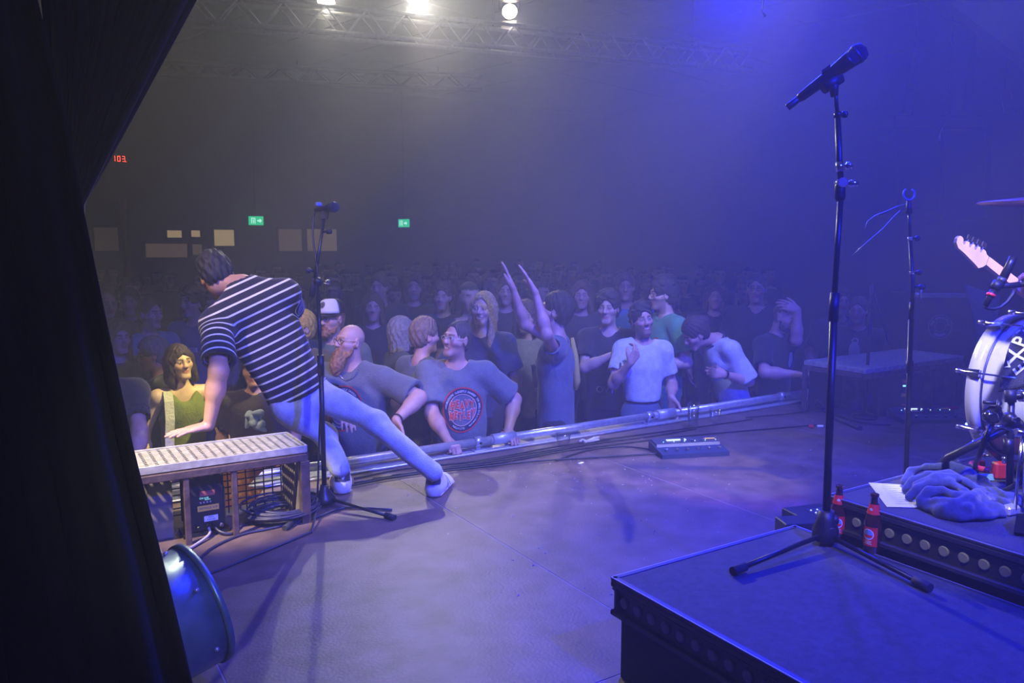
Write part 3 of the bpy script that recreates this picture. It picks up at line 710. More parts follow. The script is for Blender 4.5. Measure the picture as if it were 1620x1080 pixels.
# PA hung at right
pa=thing('loudspeaker_array','dark loudspeaker boxes hung high at the right over the crowd','loudspeaker',at_d(1500,185,9))
for x0,x1,y0,y1 in((1418,1560,180,202),(1424,1492,204,330),(1496,1566,204,345),(1575,1640,175,300)):
    a=at_d(x0,y0,9);b=at_d(x1,y1,9); c=(a+b)/2; w_=abs((b-a)@RT);h_=abs((b-a)@UP); part('cabinet',MB().box(c+FW*.3,(w_,.5,h_),np.stack([RT,np.cross(UP,RT),UP],1),ch=.015),'black_wood',pa)
for (x0,y0,x1,y1,ww) in((1446,105,1433,182,.05),(1541,92,1528,180,.06),(1500,150,1497,182,.05),(1590,140,1598,180,.06)):
    a=at_d(x0,y0,9.1);b=at_d(x1,y1,9.1); part('bracket',MB().cyl(a,b,ww,n=6),'black_metal',pa)
    part('hanging_chain',MB().tube([a,A(a[0],a[1],4.74)],.01,5),'black_metal',pa)
part('wire_loop',MB().tube([at_d(1494,195,8.8),at_d(1488,210,8.8),at_d(1482,223,8.8),at_d(1487,222,8.8),at_d(1487,212,8.8)],.008,5),'steel',pa)
# ------------------------------------------------------------------ curtains
def interp(P,y):
    P=sorted(P,key=lambda p:p[1]); return float(np.interp(y,[p[1] for p in P],[p[0] for p in P]))
EDGE=[(-215,-1300),(60,0),(84,100),(108,200),(126,300),(163,480),(214,720),(262,900),(305,1080),(425,1560)]
def cur(u,v):
    py=-1100+v*2640; e=interp(EDGE,py); px=-420+(e+420)*u
    d=1.42+.045*math.sin(u*34+.5*math.sin(v*5))+.02*math.sin(u*71+v*4)-.05*(1-u)
    p=at_d(px,py,d); p[2]=max(p[2],.012); return p
mb=MB().grid(cur,90,60); c=solo('curtain',mb,'velvet','black side curtain filling the left edge of the picture','curtain')
def solid(o,th):
    md=o.modifiers.new('thickness','SOLIDIFY'); md.thickness=th; return o
solid(c,.008)
TOPE=lambda u:A(-60+u*(800+60),-960)
def swag(u,v):
    if v<.75:
        t=v/.75; top=TOPE(u); tie=A(96+u*36,322+10*(1-u)); 
        q=top*(1-t)+tie*t
        q[0]+= (12*math.sin(PI*t)) ; amp=.05*(1-t)+.015
        d=2.02+amp*math.sin(u*40)+.4*amp*math.sin(u*87+2*t)
    else:
        t=(v-.75)/.25; q=A(96+u*36-10*t,322+10*(1-u)+t*(760)); d=2.02+.02*math.sin(u*40)
    return at_d(q[0],q[1],d)
mb=MB().grid(swag,90,60); c=solo('curtain',mb,'navy_drape','dark navy drape gathered to one side at the upper left','curtain'); solid(c,.006)
# ------------------------------------------------------------------ front rail
rl=thing('crowd_rail','long galvanised tube rail along the stage edge','rail',(1.2,4.3,0))
RY,RZ,RR=4.3,.052,.026
for x0,x1 in((.2,2.52),(2.52,3.9),(3.9,6.2)): part('tube',MB().tube([(x0,RY,RZ),(x1,RY,RZ)],RR,14),'steel',rl)
for x in(2.62,4.02): part('coupler',MB().cyl((x-.085,RY,RZ),(x+.085,RY,RZ),.036,n=16),'alu',rl)
for x in(.7,2.43,3.94 if False else 3.86,5.3):
    mb=MB(); mb.cyl((x-.025,RY,RZ),(x+.025,RY,RZ),.034,n=14); mb.box((x,RY,.012),(.03,.02,.05)); mb.box((x,RY-.01,.003),(.09,.07,.008),ch=.002); part('bracket',mb,'steel',rl)
    part('screw',MB().cyl((x,RY-.036,RZ),(x,RY-.046,RZ),.008,n=8),'black_metal',rl)
# ------------------------------------------------------------------ step benches with grated tops
def bench(x0,x1,y0,y1,z,label,legs,board=True,wire=True):
    t=thing('step_bench',label,'bench',((x0+x1)/2,(y0+y1)/2,0))
    # perforated top: a plate with real slots
    nx=int((x1-x0-.02)/.040);ny=10; mb=MB(); dx=(x1-x0-.02)/nx;dy=(y1-y0-.02)/ny
    for top in(0,1):
        zz=z-.004*top
        for i in range(nx):
            for j in range(ny):
                a=x0+.01+i*dx;b=y0+.01+j*dy; sx=.26 if True else 0; hx0,hx1=a+dx*.36,a+dx*.70; hy0,hy1=b+dy*.22,b+dy*.80
                V=[(a,b,zz),(a+dx,b,zz),(a+dx,b+dy,zz),(a,b+dy,zz),(hx0,hy0,zz),(hx1,hy0,zz),(hx1,hy1,zz),(hx0,hy1,zz)]
                Fs=[(0,1,5,4),(1,2,6,5),(2,3,7,6),(3,0,4,7)]
                if top: Fs=[f[::-1] for f in Fs]
                mb.add(V,Fs)
    part('grating',mb,'grating',t,kind='stuff')
    fr=MB(); th=.022
    fr.box(((x0+x1)/2,y0,z-.012),(x1-x0,.012,.034),ch=.002); fr.box(((x0+x1)/2,y1,z-.012),(x1-x0,.012,.034),ch=.002)
    fr.box((x0,(y0+y1)/2,z-.012),(.012,y1-y0,.034),ch=.002); fr.box((x1,(y0+y1)/2,z-.012),(.012,y1-y0,.034),ch=.002); part('top_rim',fr,'grating',t)
    for yy in(y0,y1): part('side_rail',MB().box(((x0+x1)/2,yy,z-.05),(x1-x0,.032,.034),ch=.003),'rust_steel',t)
    for xx in(x0,x1): part('end_rail',MB().box((xx,(y0+y1)/2,z-.05),(.03,y1-y0-.034,.034),ch=.003),'rust_steel',t)
    for xx in legs: part('leg',MB().box((xx,y0,(z-.067)/2),(.024,.024,z-.067),ch=.002),'rust_steel',t)
    for xx in(x0+.012,x1-.012): part('leg',MB().box((xx,y1,(z-.067)/2),(.03,.03,z-.067),ch=.002),'rust_steel',t)
    part('leg',MB().box((x1-.012,y0,(z-.067)/2),(.042,.034,z-.067),ch=.002),'rust_steel',t)
    if board: 
        part('end_board',MB().box((x1-.03,(y0+y1)/2,(z-.067)/2),(.015,y1-y0-.04,z-.07)),'grey_board',t)
        part('inner_board',MB().box((legs[0]-.09,(y0+y1)/2+.05,(z-.067)/2),(.10,y1-y0-.14,z-.07)),'grey_board',t)
    if not wire:
        part('back_board',MB().box(((x0+x1)/2,y1-.03,(z-.067)/2),(x1-x0-.06,.012,z-.07)),'black_wood',t); return t
    # wire mesh at the back
    wm=MB(); yy=y1-.02
    n=int((x1-x0)/.042)
    for i in range(1,n): xx=x0+(x1-x0)*i/n; wm.tube([(xx,yy,.012),(xx,yy,z-.07)],.0032,4,False)
    for i in range(1,9): zz=.012+(z-.08)*i/9; wm.tube([(x0+.02,yy+.004,zz),(x1-.04,yy+.004,zz)],.0032,4,False)
    part('wire_mesh',wm,'black_metal',t,kind='stuff')
    return t
BZ=.365
bench(-.25,1.105,3.575,3.885,BZ,'rust-framed step bench with pale grated top at the left stage edge',(.575,.775))
b2a=at_z(1368,584,.40); b2b=at_z(1508,562,.40)
bench(b2a[0]-.02,b2b[0],b2a[1]-.02,b2a[1]+.5,.40,'far step bench with grated top at the right of the stage',(b2a[0]+.55,b2a[0]+.85),True,False)
om=mat('orange_fabric',(.9,.5,.2),.9,noise=.2,nscale=9); t_=om.node_tree; tb=t_.nodes.new('ShaderNodeBsdfTranslucent'); tb.inputs[0].default_value=(.95,.6,.25,1); x_=t_.nodes.new('ShaderNodeMixShader'); x_.inputs[0].default_value=.8
t_.links.new(t_.nodes['Principled BSDF'].outputs[0],x_.inputs[1]); t_.links.new(tb.outputs[0],x_.inputs[2]); t_.links.new(x_.outputs[0],t_.nodes['Material Output'].inputs['Surface'])
g=Flat().add([(0,.02),(.30,.03),(.34,.09),(.27,.12),(.36,.2),(.31,.285),(.02,.29),(.0,.2),(.03,.12)],[tuple(range(9))])
g.add([(-.28,.03),(-.13,.05),(-.12,.2),(-.2,.29),(-.3,.28)],[(0,1,2,3,4)]) if 0 else 0
o=solo('orange_cloth',g.plane((.64,3.90,0),A(1,0,0),A(0,0,1)),om,'orange cloth hanging behind the wire mesh of the left step bench','cloth'); o.modifiers.new('t','SOLIDIFY').thickness=.003
# ------------------------------------------------------------------ rack amplifier under the bench
a=at_z(323,845,0); X0=.60;X1=.735; yf=3.66
c=thing('wireless_receiver','black rack box with yellow name strip standing under the left step bench','receiver',((X0+X1)/2,yf,0))
dx=.165; xc=.665
part('case',MB().box((xc,yf+.05,.145),(dx,.10,.26),ch=.006),'black_plastic',c)
part('side_panel',MB().box((xc+dx/2+.002,yf+.05,.12),(.006,.09,.17)),mat('bluish_panel',(.05,.08,.14),.4),c)
part('foot_plate',MB().box((xc,yf+.05,.0075),(.2,.13,.015)),'black_metal',c)
g=Flat().rect(-.032,-.012,.032,.012); part('sticker',g.plane((xc+.01,yf,.19),A(1,0,0),A(0,0,1)),mat('red_sticker',(.35,.10,.07),.6),c)
part('screen',Flat().rect(-.03,-.0075,.03,.0075).plane((xc+.005,yf,.166),A(1,0,0),A(0,0,1),.0005),'black_plastic',c)
g=Flat().text('CH 618',.012,(-.01,.003)).text('READY',.008,(.006,-.005)); s_=part('readout',g.plane((xc+.005,yf,.166),A(1,0,0),A(0,0,1),.0018),'screen_cyan',c)
for i in range(4): part('button',MB().cyl((xc-.02+i*.014,yf,.15),(xc-.02+i*.014,yf-.005,.15),.004,n=10),'steel',c)
lb=part('name_strip',Flat().rect(-.046,-.013,.046,.013).plane((xc+.012,yf,.122),A(1,0,0),A(0,0,1),.0012),'yellow_label',c)
part('lettering',Flat().text('PATRICK 618',.0135,bold=.012).plane((xc+.012,yf,.122),A(1,0,0),A(0,0,1),.002),'ink',lb)
lb=part('white_strip',Flat().rect(-.03,-.013,.03,.013).plane((xc+.022,yf,.072),A(1,0,0),A(0,0,1),.0012),'white_label',c)
part('lettering',Flat().text('618 542',.011,(0,-.005),bold=.01).text('FREQ',.010,(0,.007),bold=.01).plane((xc+.022,yf,.072),A(1,0,0),A(0,0,1),.002),'ink',lb)
for i,x in enumerate((xc-.035,xc+.005,xc+.03,xc+.062)): part('socket',MB().cyl((x,yf,.042),(x,yf-.022,.038),.009,n=10),'chrome' if i==3 else 'black_metal',c)
def cable(name,P,r,m,label,n=6,cat='cable',sub=4,group=None):
    P=[np.array(p,float) for p in P]; Q=[]
    for i in range(len(P)-1):
        p0,p1,p2,p3=P[max(i-1,0)],P[i],P[i+1],P[min(i+2,len(P)-1)]
        for t in np.arange(sub)/sub: Q.append(.5*((2*p1)+(-p0+p2)*t+(2*p0-5*p1+4*p2-p3)*t*t+(-p0+3*p1-3*p2+p3)*t**3))
    Q.append(P[-1]); Q=[A(q[0],q[1],max(q[2],0)) if q[2]<5 else q for q in Q]
    return solo(name,MB().tube(Q,r,n),m,label,cat,group=group)
cable('jack_cable',[(xc+.005,yf-.02,.036),(xc+.0,yf-.06,.02),(xc-.06,yf-.12,.009),(xc-.15,yf-.2,.009),(xc-.25,yf-.22,.009)],.007,mat('grey_sleeve',(.35,.32,.33),.5),'grey-sleeved cable running left from the boxed receiver under the bench')
cable('jack_cable',[(xc+.03,yf-.02,.036),(xc+.05,yf-.06,.02),(xc+.10,yf-.07,.007),(xc+.18,yf+.03,.007),(xc+.3,yf+.02,.007)],.006,'cable_blue','short dark cable looping right from the boxed receiver under the bench')
# coil of cable by the bench end
P=[]
cc=at_z(447,812,.02); R_=np.random.RandomState(3)
for i in range(13*20):
    a=2*PI*i/20; k_=i//20; rr=.165+.018*math.sin(k_*2.3)-.006*(k_%5); tw=.02*math.sin(k_*1.7)
    P.append((cc[0]+tw+rr*math.cos(a)*.98,cc[1]+rr*math.sin(a)*.8+.03*math.cos(k_),.008+.0085*(k_%7)+.012*(1+math.sin(a*1+k_))*.8))
for q in((.05,-.28),(-.15,-.38),(-.4,-.5),(-.7,-.62)): P.append((cc[0]+q[0],cc[1]+q[1],.008))
solo('cable_coil',MB().tube(P,.0058,5),'cable_blue','loose coil of dark cable on the floor beside the bench end','cable')
cable('mic_cable',[at_z(300,905,.007),at_z(330,870,.007),at_z(380,846,.007),at_z(430,835,.007),at_z(500,818,.007),at_z(545,803,.007),at_z(620,806,.007)],.0058,'cable_blue','blue-lit cable crossing the floor in front of the coil')
# ------------------------------------------------------------------ floor flood at lower left
pc=at_d(317,953,2.30); ax=nrm(.80*(.92*RT+.38*UP)+.72*FW); r_=.176; L=.36
t=thing('floor_lamp_can','big green-grey lamp can lying on the floor at lower left','lamp',A(pc[0],pc[1],0))
part('can',MB()._lathe([(r_*.60,-L-.1),(r_*.94,-L),(r_*.97,-L*.5),(r_,-.012)],44,pc,ax,True),'par_paint',t)
part('rim',MB()._lathe([(r_,-.012),(r_*1.035,-.012),(r_*1.035,.006),(r_*.97,.006),(r_*.95,-.03)],44,pc,ax,False),'par_paint',t)
part('lens',MB().lathe([(.001,-.035),(r_*.95,-.03)],32,pc,ax),'glass' if False else 'dark_alu',t)
u_=nrm(np.cross(ax,A(0,0,1))); v_=np.cross(u_,ax)
for an in(100,150,200,-20,40):
    q=pc-ax*.045+(u_*math.cos(D2R(an))+v_*math.sin(D2R(an)))*r_; part('rivet',MB().sph(q,.007,8,5),'steel',t)
yk=MB(); q=pc-ax*.2; hb=max(q[2]-.012,.1); yk.tube([q+u_*(r_+.015),q+u_*(r_+.015)-A(0,0,hb),q-u_*(r_+.015)-A(0,0,hb),q-u_*(r_+.015)],.011,6); part('yoke',yk,'black_metal',t)
# ------------------------------------------------------------------ microphone stands
def leg_foot(t,a,b,r=.0085):
    a=np.array(a);b=np.array(b); part('leg',MB().tube([a,b],r,8),'black_metal',t); d=nrm(b-a); part('rubber_foot',MB().cyl(b-d*.03,b+d*.025,r*1.75,n=10),'rubber',t)
def knob(t,p,d,r=.014,l=.03,m='black_plastic'):
    p=np.array(p);d=nrm(d); part('knob',MB().lathe([(r*.5,0),(r*.5,l*.4),(r,l*.5),(r*1.05,l*.9),(r*.8,l)],12,p,d),m,t)
def vocal_mic(t_label,head,tail,rh,label,wireless=False):
    head=np.array(head);tail=np.array(tail); d=nrm(head-tail); L=np.linalg.norm(head-tail); t=thing('microphone',label,'microphone',tail)
    part('body',MB()._lathe([(rh*.42,0),(rh*.5,.01),(rh*.56,.05),(rh*.62,L*.45),(rh*.85,L-rh*2.0),(rh*.9,L-rh*1.7)],18,tail,d,True),'black_metal',t)
    part('grille',MB()._lathe([(rh*.86,L-rh*1.75),(rh*.98,L-rh*1.1),(rh,L-rh*.9),(rh*.97,L-rh*.5),(rh*.78,L-rh*.12),(rh*.4,L+.0),(.001,L+.004)],20,tail,d,False),mat('grille_mesh',(.06,.05,.09),.45,.5,bump=.8,bscale=420),t)
    part('grille_band',MB()._lathe([(rh*1.0,L-rh*1.05),(rh*1.04,L-rh*1.0),(rh*1.04,L-rh*.82),(rh*1.0,L-rh*.78)],20,tail,d,False),'dark_alu',t)
    if wireless:
        part('antenna_cap',MB()._lathe([(rh*.36,-.045),(rh*.38,-.04),(rh*.36,0)],14,tail,d),'black_plastic',t)
    return t,d
# left stand
dl=3.98; b=at_z(514,800,0); q=lambda x,y,dd=dl: at_d(x,y,dd)
t=thing('microphone_stand','black boom microphone stand by the leaning man','stand',b)
part('base',MB().lathe([(.055,.02),(.06,.03),(.05,.05),(.022,.085),(.02,.11)],16,b,(0,0,1)),'black_metal',t)
for (x,y) in((618,817),(470,772),(455,832)):
    e=at_z(x,y,.014); leg_foot(t,b+A(0,0,.045),e)
jt=q(503,446); part('lower_tube',MB().tube([b+A(0,0,.05),b+A(0,0,.72)],.0125,12),'black_metal',t); part('upper_tube',MB().tube([b+A(0,0,.70),jt],.009,12),'black_metal',t)
part('clutch',MB().cyl(b+A(0,0,.66),b+A(0,0,.76),.017,n=12),'black_plastic',t)
top=q(513,346); low=q(493,470); part('boom',MB().tube([low,top],.0075,10),'black_metal',t); part('boom_grip',MB().cyl(low,q(497,440),.014,n=10),'rubber',t)
part('boom_joint',MB().sph(jt,.024,12,8),'black_metal',t); knob(t,jt,RT,.012,.06,'chrome'); knob(t,q(496,428),-RT,.014,.035); knob(t,q(509,366),RT,.013,.05)
part('mic_clip',MB().hull([q(507,346),q(517,346),q(509,333),q(520,333)]+[p+FW*.02 for p in(q(507,346),q(517,346),q(509,333),q(520,333))]),'black_plastic',t)
tm,dm=vocal_mic('',q(533,327,3.93),q(499,332,4.03),.026,'wired vocal microphone on the boom stand by the leaning man')
p=q(504,327,4.0); solo('mic_tag',MB().box(p+A(0,0,.012),(.028,.028,.02),ch=.004),mat('blue_tag',(.12,.16,.6),.5),'small blue clip sitting on the left vocal microphone','clip')
cable('mic_cable',[q(499,333,4.02),q(496,345,4.02),q(495,365,4.01),q(496,385,4.0),q(499,405,3.99),q(502,430,3.965),q(500,460,3.965),q(506,520,3.955),q(508,600,3.95),q(505,690,3.95),at_z(500,800,.008),at_z(480,812,.008),at_z(455,818,.008)],.0048,'cable','thin cable running down the boom stand from its microphone')
# right stand on the box
BXZ=.31; ds=2.63; b=at_z(1305,860,BXZ); q=lambda x,y,dd=ds: at_d(x,y,dd)
t=thing('microphone_stand','tall black microphone stand on the near riser, beside the beer bottles','stand',b)
part('base',MB().lathe([(.034,.012),(.042,.02),(.042,.05),(.03,.085),(.024,.115)],18,b,(0,0,1)),'black_plastic',t)
for (x,y) in((1168,900),(1460,924),(1345,830)): leg_foot(t,b+A(0,0,.035),at_z(x,y,BXZ+.016) if y!=830 else b+A(.19,.10,.016),.008)
mid=q(1320,470); tp=q(1330,310); part('lower_tube',MB().tube([b+A(0,0,.08),mid],[.013,.013],14),'black_metal',t); part('upper_tube',MB().tube([mid,tp],.0095,12),'black_metal',t)
part('clutch',MB().tube([q(1318,508),q(1321,463)],.0158,14),'black_plastic',t); knob(t,q(1306,822),RT,.016,.04); knob(t,q(1312,838),-FW,.014,.03)
e0=q(1331,296);e1_=q(1328,258);e2_=q(1325,180);e3=q(1320,135)
part('joint',MB().lathe([(.012,0),(.017,.01),(.017,.05),(.013,.06)],12,q(1329,318),UP),'black_metal',t); part('joint_disc',MB().cyl(q(1330,290)-FW*.02,q(1330,290)+FW*.02,.016,n=16),'chrome',t)
part('boom_lower',MB().tube([e0,e1_,e2_],[.009,.0105,.0095],12),'black_metal',t); part('boom_upper',MB().tube([e2_,e3],.0065,10),'black_metal',t)
part('boom_collar',MB().cyl(q(1329,272),q(1328,256),.013,n=12),'chrome',t); knob(t,q(1331,290),RT,.011,.055,'chrome'); knob(t,q(1331,262),RT,.012,.035,'chrome'); knob(t,q(1326,181),RT,.011,.03); part('collar',MB().cyl(q(1326,186),q(1325,178),.0125,n=12),'black_metal',t)
part('mic_clip',MB().tube([q(1320,152),q(1319,136),q(1316,126)],[.012,.016,.012],10),'black_plastic',t); part('clip_cradle',MB().tube([q(1302,140),q(1330,122)],.02,10),'black_plastic',t)
tm,dm=vocal_mic('',q(1369,76,2.58),q(1264,156,2.68),.0315,'big wireless handheld microphone clipped on the tall stand at upper right',True)
part('switch',MB().box(q(1307,110,2.62),(.03,.012,.012),np.stack([dm,np.cross(UP,dm),UP],1)),'black_plastic',tm)
# second right stand with empty clip
d2=3.3; q=lambda x,y,dd=d2: at_d(x,y,dd); b=q(1436,760); b=A(b[0],b[1],0)
t=thing('microphone_stand','slim black stand with an empty ring clip, between tall stand and bass drum','stand',b)
part('base',MB().lathe([(.045,.02),(.05,.05),(.02,.10)],14,b,(0,0,1)),'black_metal',t)
for an in(30,90,150): leg_foot(t,b+A(0,0,.04),b+A(.21*math.cos(D2R(an)),.21*math.sin(D2R(an)),.014))
m1=q(1443,478);m2=q(1444,455);m3=q(1440,380);m4=q(1438,330)
part('lower_tube',MB().tube([b+A(0,0,.06),q(1441,505)],.0105,12),'black_metal',t); part('upper_tube',MB().tube([q(1441,505),m1],.0105,12),'black_metal',t); part('boom_lower',MB().tube([m1,m2,m3],.008,10),'black_metal',t); part('boom_upper',MB().tube([m3,m4],.0062,8),'black_metal',t)
part('clutch',MB().cyl(q(1439,590),q(1439,570),.0145,n=12),'black_plastic',t)
for (x,y) in((1443,377),(1446,431)): part('collar',MB().cyl(q(x-3,y+3),q(x-3,y-2),.0115,n=10),'chrome',t); knob(t,q(x,y),RT,.011,.03)
knob(t,q(1446,454),RT,.011,.045); part('wing_bolt',MB().tube([q(1458,452),q(1457,473)],.003,5),'steel',t)
part('clip_block',MB().tube([q(1438,338),q(1438,318)],[.013,.010],10),'black_plastic',t)
part('ring_clip',MB().tube([q(1438+9*math.cos(a),307+9*math.sin(a)) for a in np.linspace(-1.0,PI+1.0,16)],.0036,6),mat('clip_blue',(.2,.25,.5),.35,.4),t)
for P,lb in(((q(1433,322),q(1420,326),q(1404,333),q(1385,340),q(1372,350),q(1368,362)),'upper thin frayed string hanging at the slim stand'),((q(1424,333),q(1412,344),q(1396,362),q(1372,382),q(1348,404)),'lower straight thin string slanting from the slim stand')):
    part('loose_wire',MB().tube(P,.0009,5),'steel',t,lb)
# ------------------------------------------------------------------ risers
def riser(name,x0,x1,y0,y1,z,label,top,hole_sides):
    t=thing(name,label,'riser',((x0+x1)/2,(y0+y1)/2,0)); e=.035
    part('deck',MB().box(((x0+x1)/2,(y0+y1)/2,z-.012),(x1-x0-.02,y1-y0-.02,.024)),top,t)
    part('skirt',MB().box(((x0+x1)/2,(y0+y1)/2,(z-.12)/2),(x1-x0-.05,y1-y0-.05,z-.12)),'black_wood',t)
    for ax_ in(0,1):
        for sgn in(0,1):
            mb=MB(); c=[(x0+x1)/2,(y0+y1)/2]; c[ax_]=((x0,x1),(y0,y1))[ax_][sgn]; ln=(y1-y0,x1-x0)[ax_]
            def bar(off,zc,w,h_,ch=.003):
                cc=list(c); cc[ax_]+=(1,-1)[sgn]*off; s=[0,0,h_]; s[ax_]=w; s[1-ax_]=ln; mb.box((cc[0],cc[1],zc),s,ch=ch)
            bar(.010,z-.004,.020,.012); bar(.008,z-.018,.016,.018); bar(.022,z-.06,.012,.09); bar(.010,z-.108,.020,.016); bar(.012,z-.032,.012,.008)
            part('edge_profile',mb,'dark_alu',t)
            mb=MB(); cc=list(c); cc[ax_]+=(1,-1)[sgn]*.0015; s=[0,0,.003]; s[ax_]=.003; s[1-ax_]=ln; mb.box((cc[0],cc[1],z+.0008),s); part('edge_strip',mb,'steel',t)
    # round plugs along the left face
    yy=y1-.05
    n=0
    while yy>max(y0,-.2):
        mb=MB(); p=A(x0+.0155,yy,z-.066); mb.lathe([(.0165,0),(.0165,.004),(.013,.0065)],18,p,(-1,0,0)); part('hole_plug',mb,'plug_grey',t); yy-=.0585; n+=1
    return t
mm('plug_grey',(.34,.34,.36),.6)
riser('stage_riser',1.456,2.288,-.45,1.775,BXZ,'low black riser box in the right foreground carrying the tall stand','box_top',0)
DZ=.45
riser('drum_riser',2.300,4.0,-.45,1.66,DZ,'carpeted drum riser with round plugs along its metal edge','carpet',0)
# ------------------------------------------------------------------ beer bottles
def bottle(px,py,label,rot,k):
    p=at_z(px,py,BXZ); t=thing('beer_bottle',label,'bottle',p,'beer bottles on the riser'); o=p; s=k
    part('glass_body',MB()._lathe([(.001,.002),(.027*s,.0),(.0305*s,.006*s),(.0305*s,.115*s),(.028*s,.13*s),(.0165*s,.158*s),(.0135*s,.175*s),(.0125*s,.205*s),(.0145*s,.206*s),(.0145*s,.214*s),(.0125*s,.215*s)],28,o,A(0,0,1),True),'beer_glass',t)
    d=np.array([math.sin(rot),-math.cos(rot)]); a0=math.atan2(d[1],d[0])
    def curved(r0,r1,z0,z1,half,m,name,nu=14):
        def fn(u,v):
            a=a0+half*(2*u-1); r=r0+(r1-r0)*v; return o+A(r*math.cos(a),r*math.sin(a),z0+(z1-z0)*v)
        return part(name,MB().grid(fn,nu,4),m,t)
    lb=curved(.0309*s,.0309*s,.028*s,.098*s,1.05,'beer_red','label')
    nk=curved(.0245*s,.0152*s,.143*s,.178*s,PI,'beer_red','neck_label',24)
    def disc(zc,R0,R1,m,name,parent,a_c=0,r=.0312,y0=-1,y1=1):
        def fn(u,v):
            an=2*PI*u; rr=(R0+(R1-R0)*v)*s; x=rr*math.cos(an); z=rr*math.sin(an); z=min(max(z,y0*R1*s),y1*R1*s)
            a=a0+a_c+x/(r*s); return o+A(r*s*math.cos(a),r*s*math.sin(a),zc*s+z)
        return part(name,MB().grid(fn,24,2),m,parent)
    disc(.071,.0,.020,'white_label','emblem_ground',lb,r=.0312); disc(.071,.0,.0165,mat('emblem_blue',(.25,.35,.6),.5),'emblem',lb,r=.0314); disc(.071,0,.0165,'beer_red','emblem_band',lb,r=.0316,y0=-.7,y1=-.1)
    for zc,hw in((.045,.013),(.040,.011),(.035,.014)):
        def fn(u,v,zc=zc,hw=hw):
            a=a0+hw/.031*(2*u-1); return o+A(.0313*s*math.cos(a),.0313*s*math.sin(a),(zc+.0022*v)*s)
        part('text_line',MB().grid(fn,8,1),'white_label',lb)
    disc(.160,0,.006,'white_label','neck_emblem',nk,r=.0208)
    part('crown_rim',MB()._lathe([(.0148*s,.205*s),(.0152*s,.209*s),(.0148*s,.214*s)],16,o,A(0,0,1),False),'beer_glass',t)
bottle(1324,851,'red-labelled beer bottle on the riser, right behind the tall stand',-1.0,.86)
bottle(1379,872,'red-labelled beer bottle on the riser, nearer and further right',-1.5,.90)
# ------------------------------------------------------------------ setlist, towel, bits on the drum riser
P=[at_z(x,y,DZ+.0035) for x,y in((1374,763),(1403,801),(1500,803),(1440,767))]
mb=MB(); V=[*P,*[p-A(0,0,.0015) for p in P]]; mb.add(V,[(0,1,2,3),(7,6,5,4),(0,4,5,1),(1,5,6,2),(2,6,7,3),(3,7,4,0)])
t=thing('set_list','bright white set list sheet lying on the drum riser','paper',P[0]); part('sheet',mb,'paper',t)
u=nrm(P[2]-P[1]); v=nrm(P[0]-P[1]); R_=np.random.RandomState(4); g=Flat()
for i in range(11):
    y0=.03+i*.021; g.rect(.035+.0,y0,.035+R_.uniform(.07,.16),y0+.004)
part('text_line',g.plane(P[1],u,v,.0008),mat('faint_ink',(.62,.63,.64),.9),t,kind='stuff')
S=SDF(); R_=np.random.RandomState(11)
def tz(x,y,z=0): return at_z(x,y,DZ+z)
for pts,r0 in(([(1446,776,.012),(1475,768,.02),(1520,770,.025),(1560,784,.02),(1596,792,.012)],.030),([(1462,790,.01),(1505,798,.012),(1550,802,.01)],.026)):
    Q=[tz(*p) for p in pts]
    for a_,b_ in zip(Q[:-1],Q[1:]): S.rc(a_,b_,r0,None,.03)
for pts,r0 in(([(1432,762,.025),(1442,746,.05),(1466,738,.08),(1500,738,.085),(1532,748,.07),(1556,762,.05)],.017),([(1436,774,.02),(1446,760,.05),(1468,750,.078),(1500,750,.085),(1528,762,.075),(1552,778,.05)],.015),
    ([(1440,786,.018),(1452,774,.045),(1474,764,.07),(1502,764,.078),(1524,776,.07),(1540,788,.045)],.016),([(1456,790,.03),(1470,778,.055),(1492,776,.062),(1512,786,.055),(1540,786,.06),(1566,790,.03)],.016),
    ([(1458,798,.015),(1480,792,.04),(1510,796,.05),(1534,790,.06),(1548,778,.055)],.017),([(1470,804,.012),(1500,806,.03),(1530,802,.045),(1560,802,.03),(1584,806,.014)],.018),
    ([(1486,812,.01),(1516,816,.018),(1550,814,.022),(1582,812,.012)],.018),([(1528,756,.06),(1552,766,.045),(1580,782,.03),(1612,790,.015)],.016),([(1534,772,.045),(1560,786,.03),(1588,796,.018),(1610,796,.012)],.016),([(1450,768,.05),(1480,756,.085),(1514,756,.088)],.014)):
    Q=[tz(*p) for p in pts]
    for a_,b_ in zip(Q[:-1],Q[1:]): S.rc(a_,b_,r0,None,.008)
S.clip(A(0,0,-1),A(0,0,DZ+.003)); S.disp=fold(.004,3,2.6)
V,Q=S.mesh(.006); o=A(*tz(1510,790)); me=mkmesh('towel',V-o,Q); me.materials.append(M['towel_blue']); ob=link(bpy.data.objects.new('towel',me)); ob.location=o; tag(ob,'crumpled blue terry towel beside the set list on the drum riser','towel')
# red clamp
p=tz(1577,757); t=thing('spring_clamp','red plastic clamp on the drum riser behind the towel','clamp',p)
arc=[p+RT*(-.012+.045*math.cos(a))+FW*(.0)+A(0,0,.03+.0)+nrm(A(FW[0],FW[1],0))*(.05+.05*math.sin(a)) for a in np.linspace(PI*.35,PI*1.4,10)]
part('handle',MB().tube(arc,.012,8),'red_plastic',t); part('jaw',MB().box(p+A(0,0,.032)+RT*.01,(.05,.04,.06),Rz(-YAW),ch=.006),'red_plastic',t)
p=tz(1560,760); solo('small_card',MB().box(p+A(0,0,.012),(.05,.006,.024),Rz(-YAW)@Rx(-.5),ch=.001),mat('card_blue',(.18,.42,.75),.5),'small light-blue card leaning by the red clamp','card')
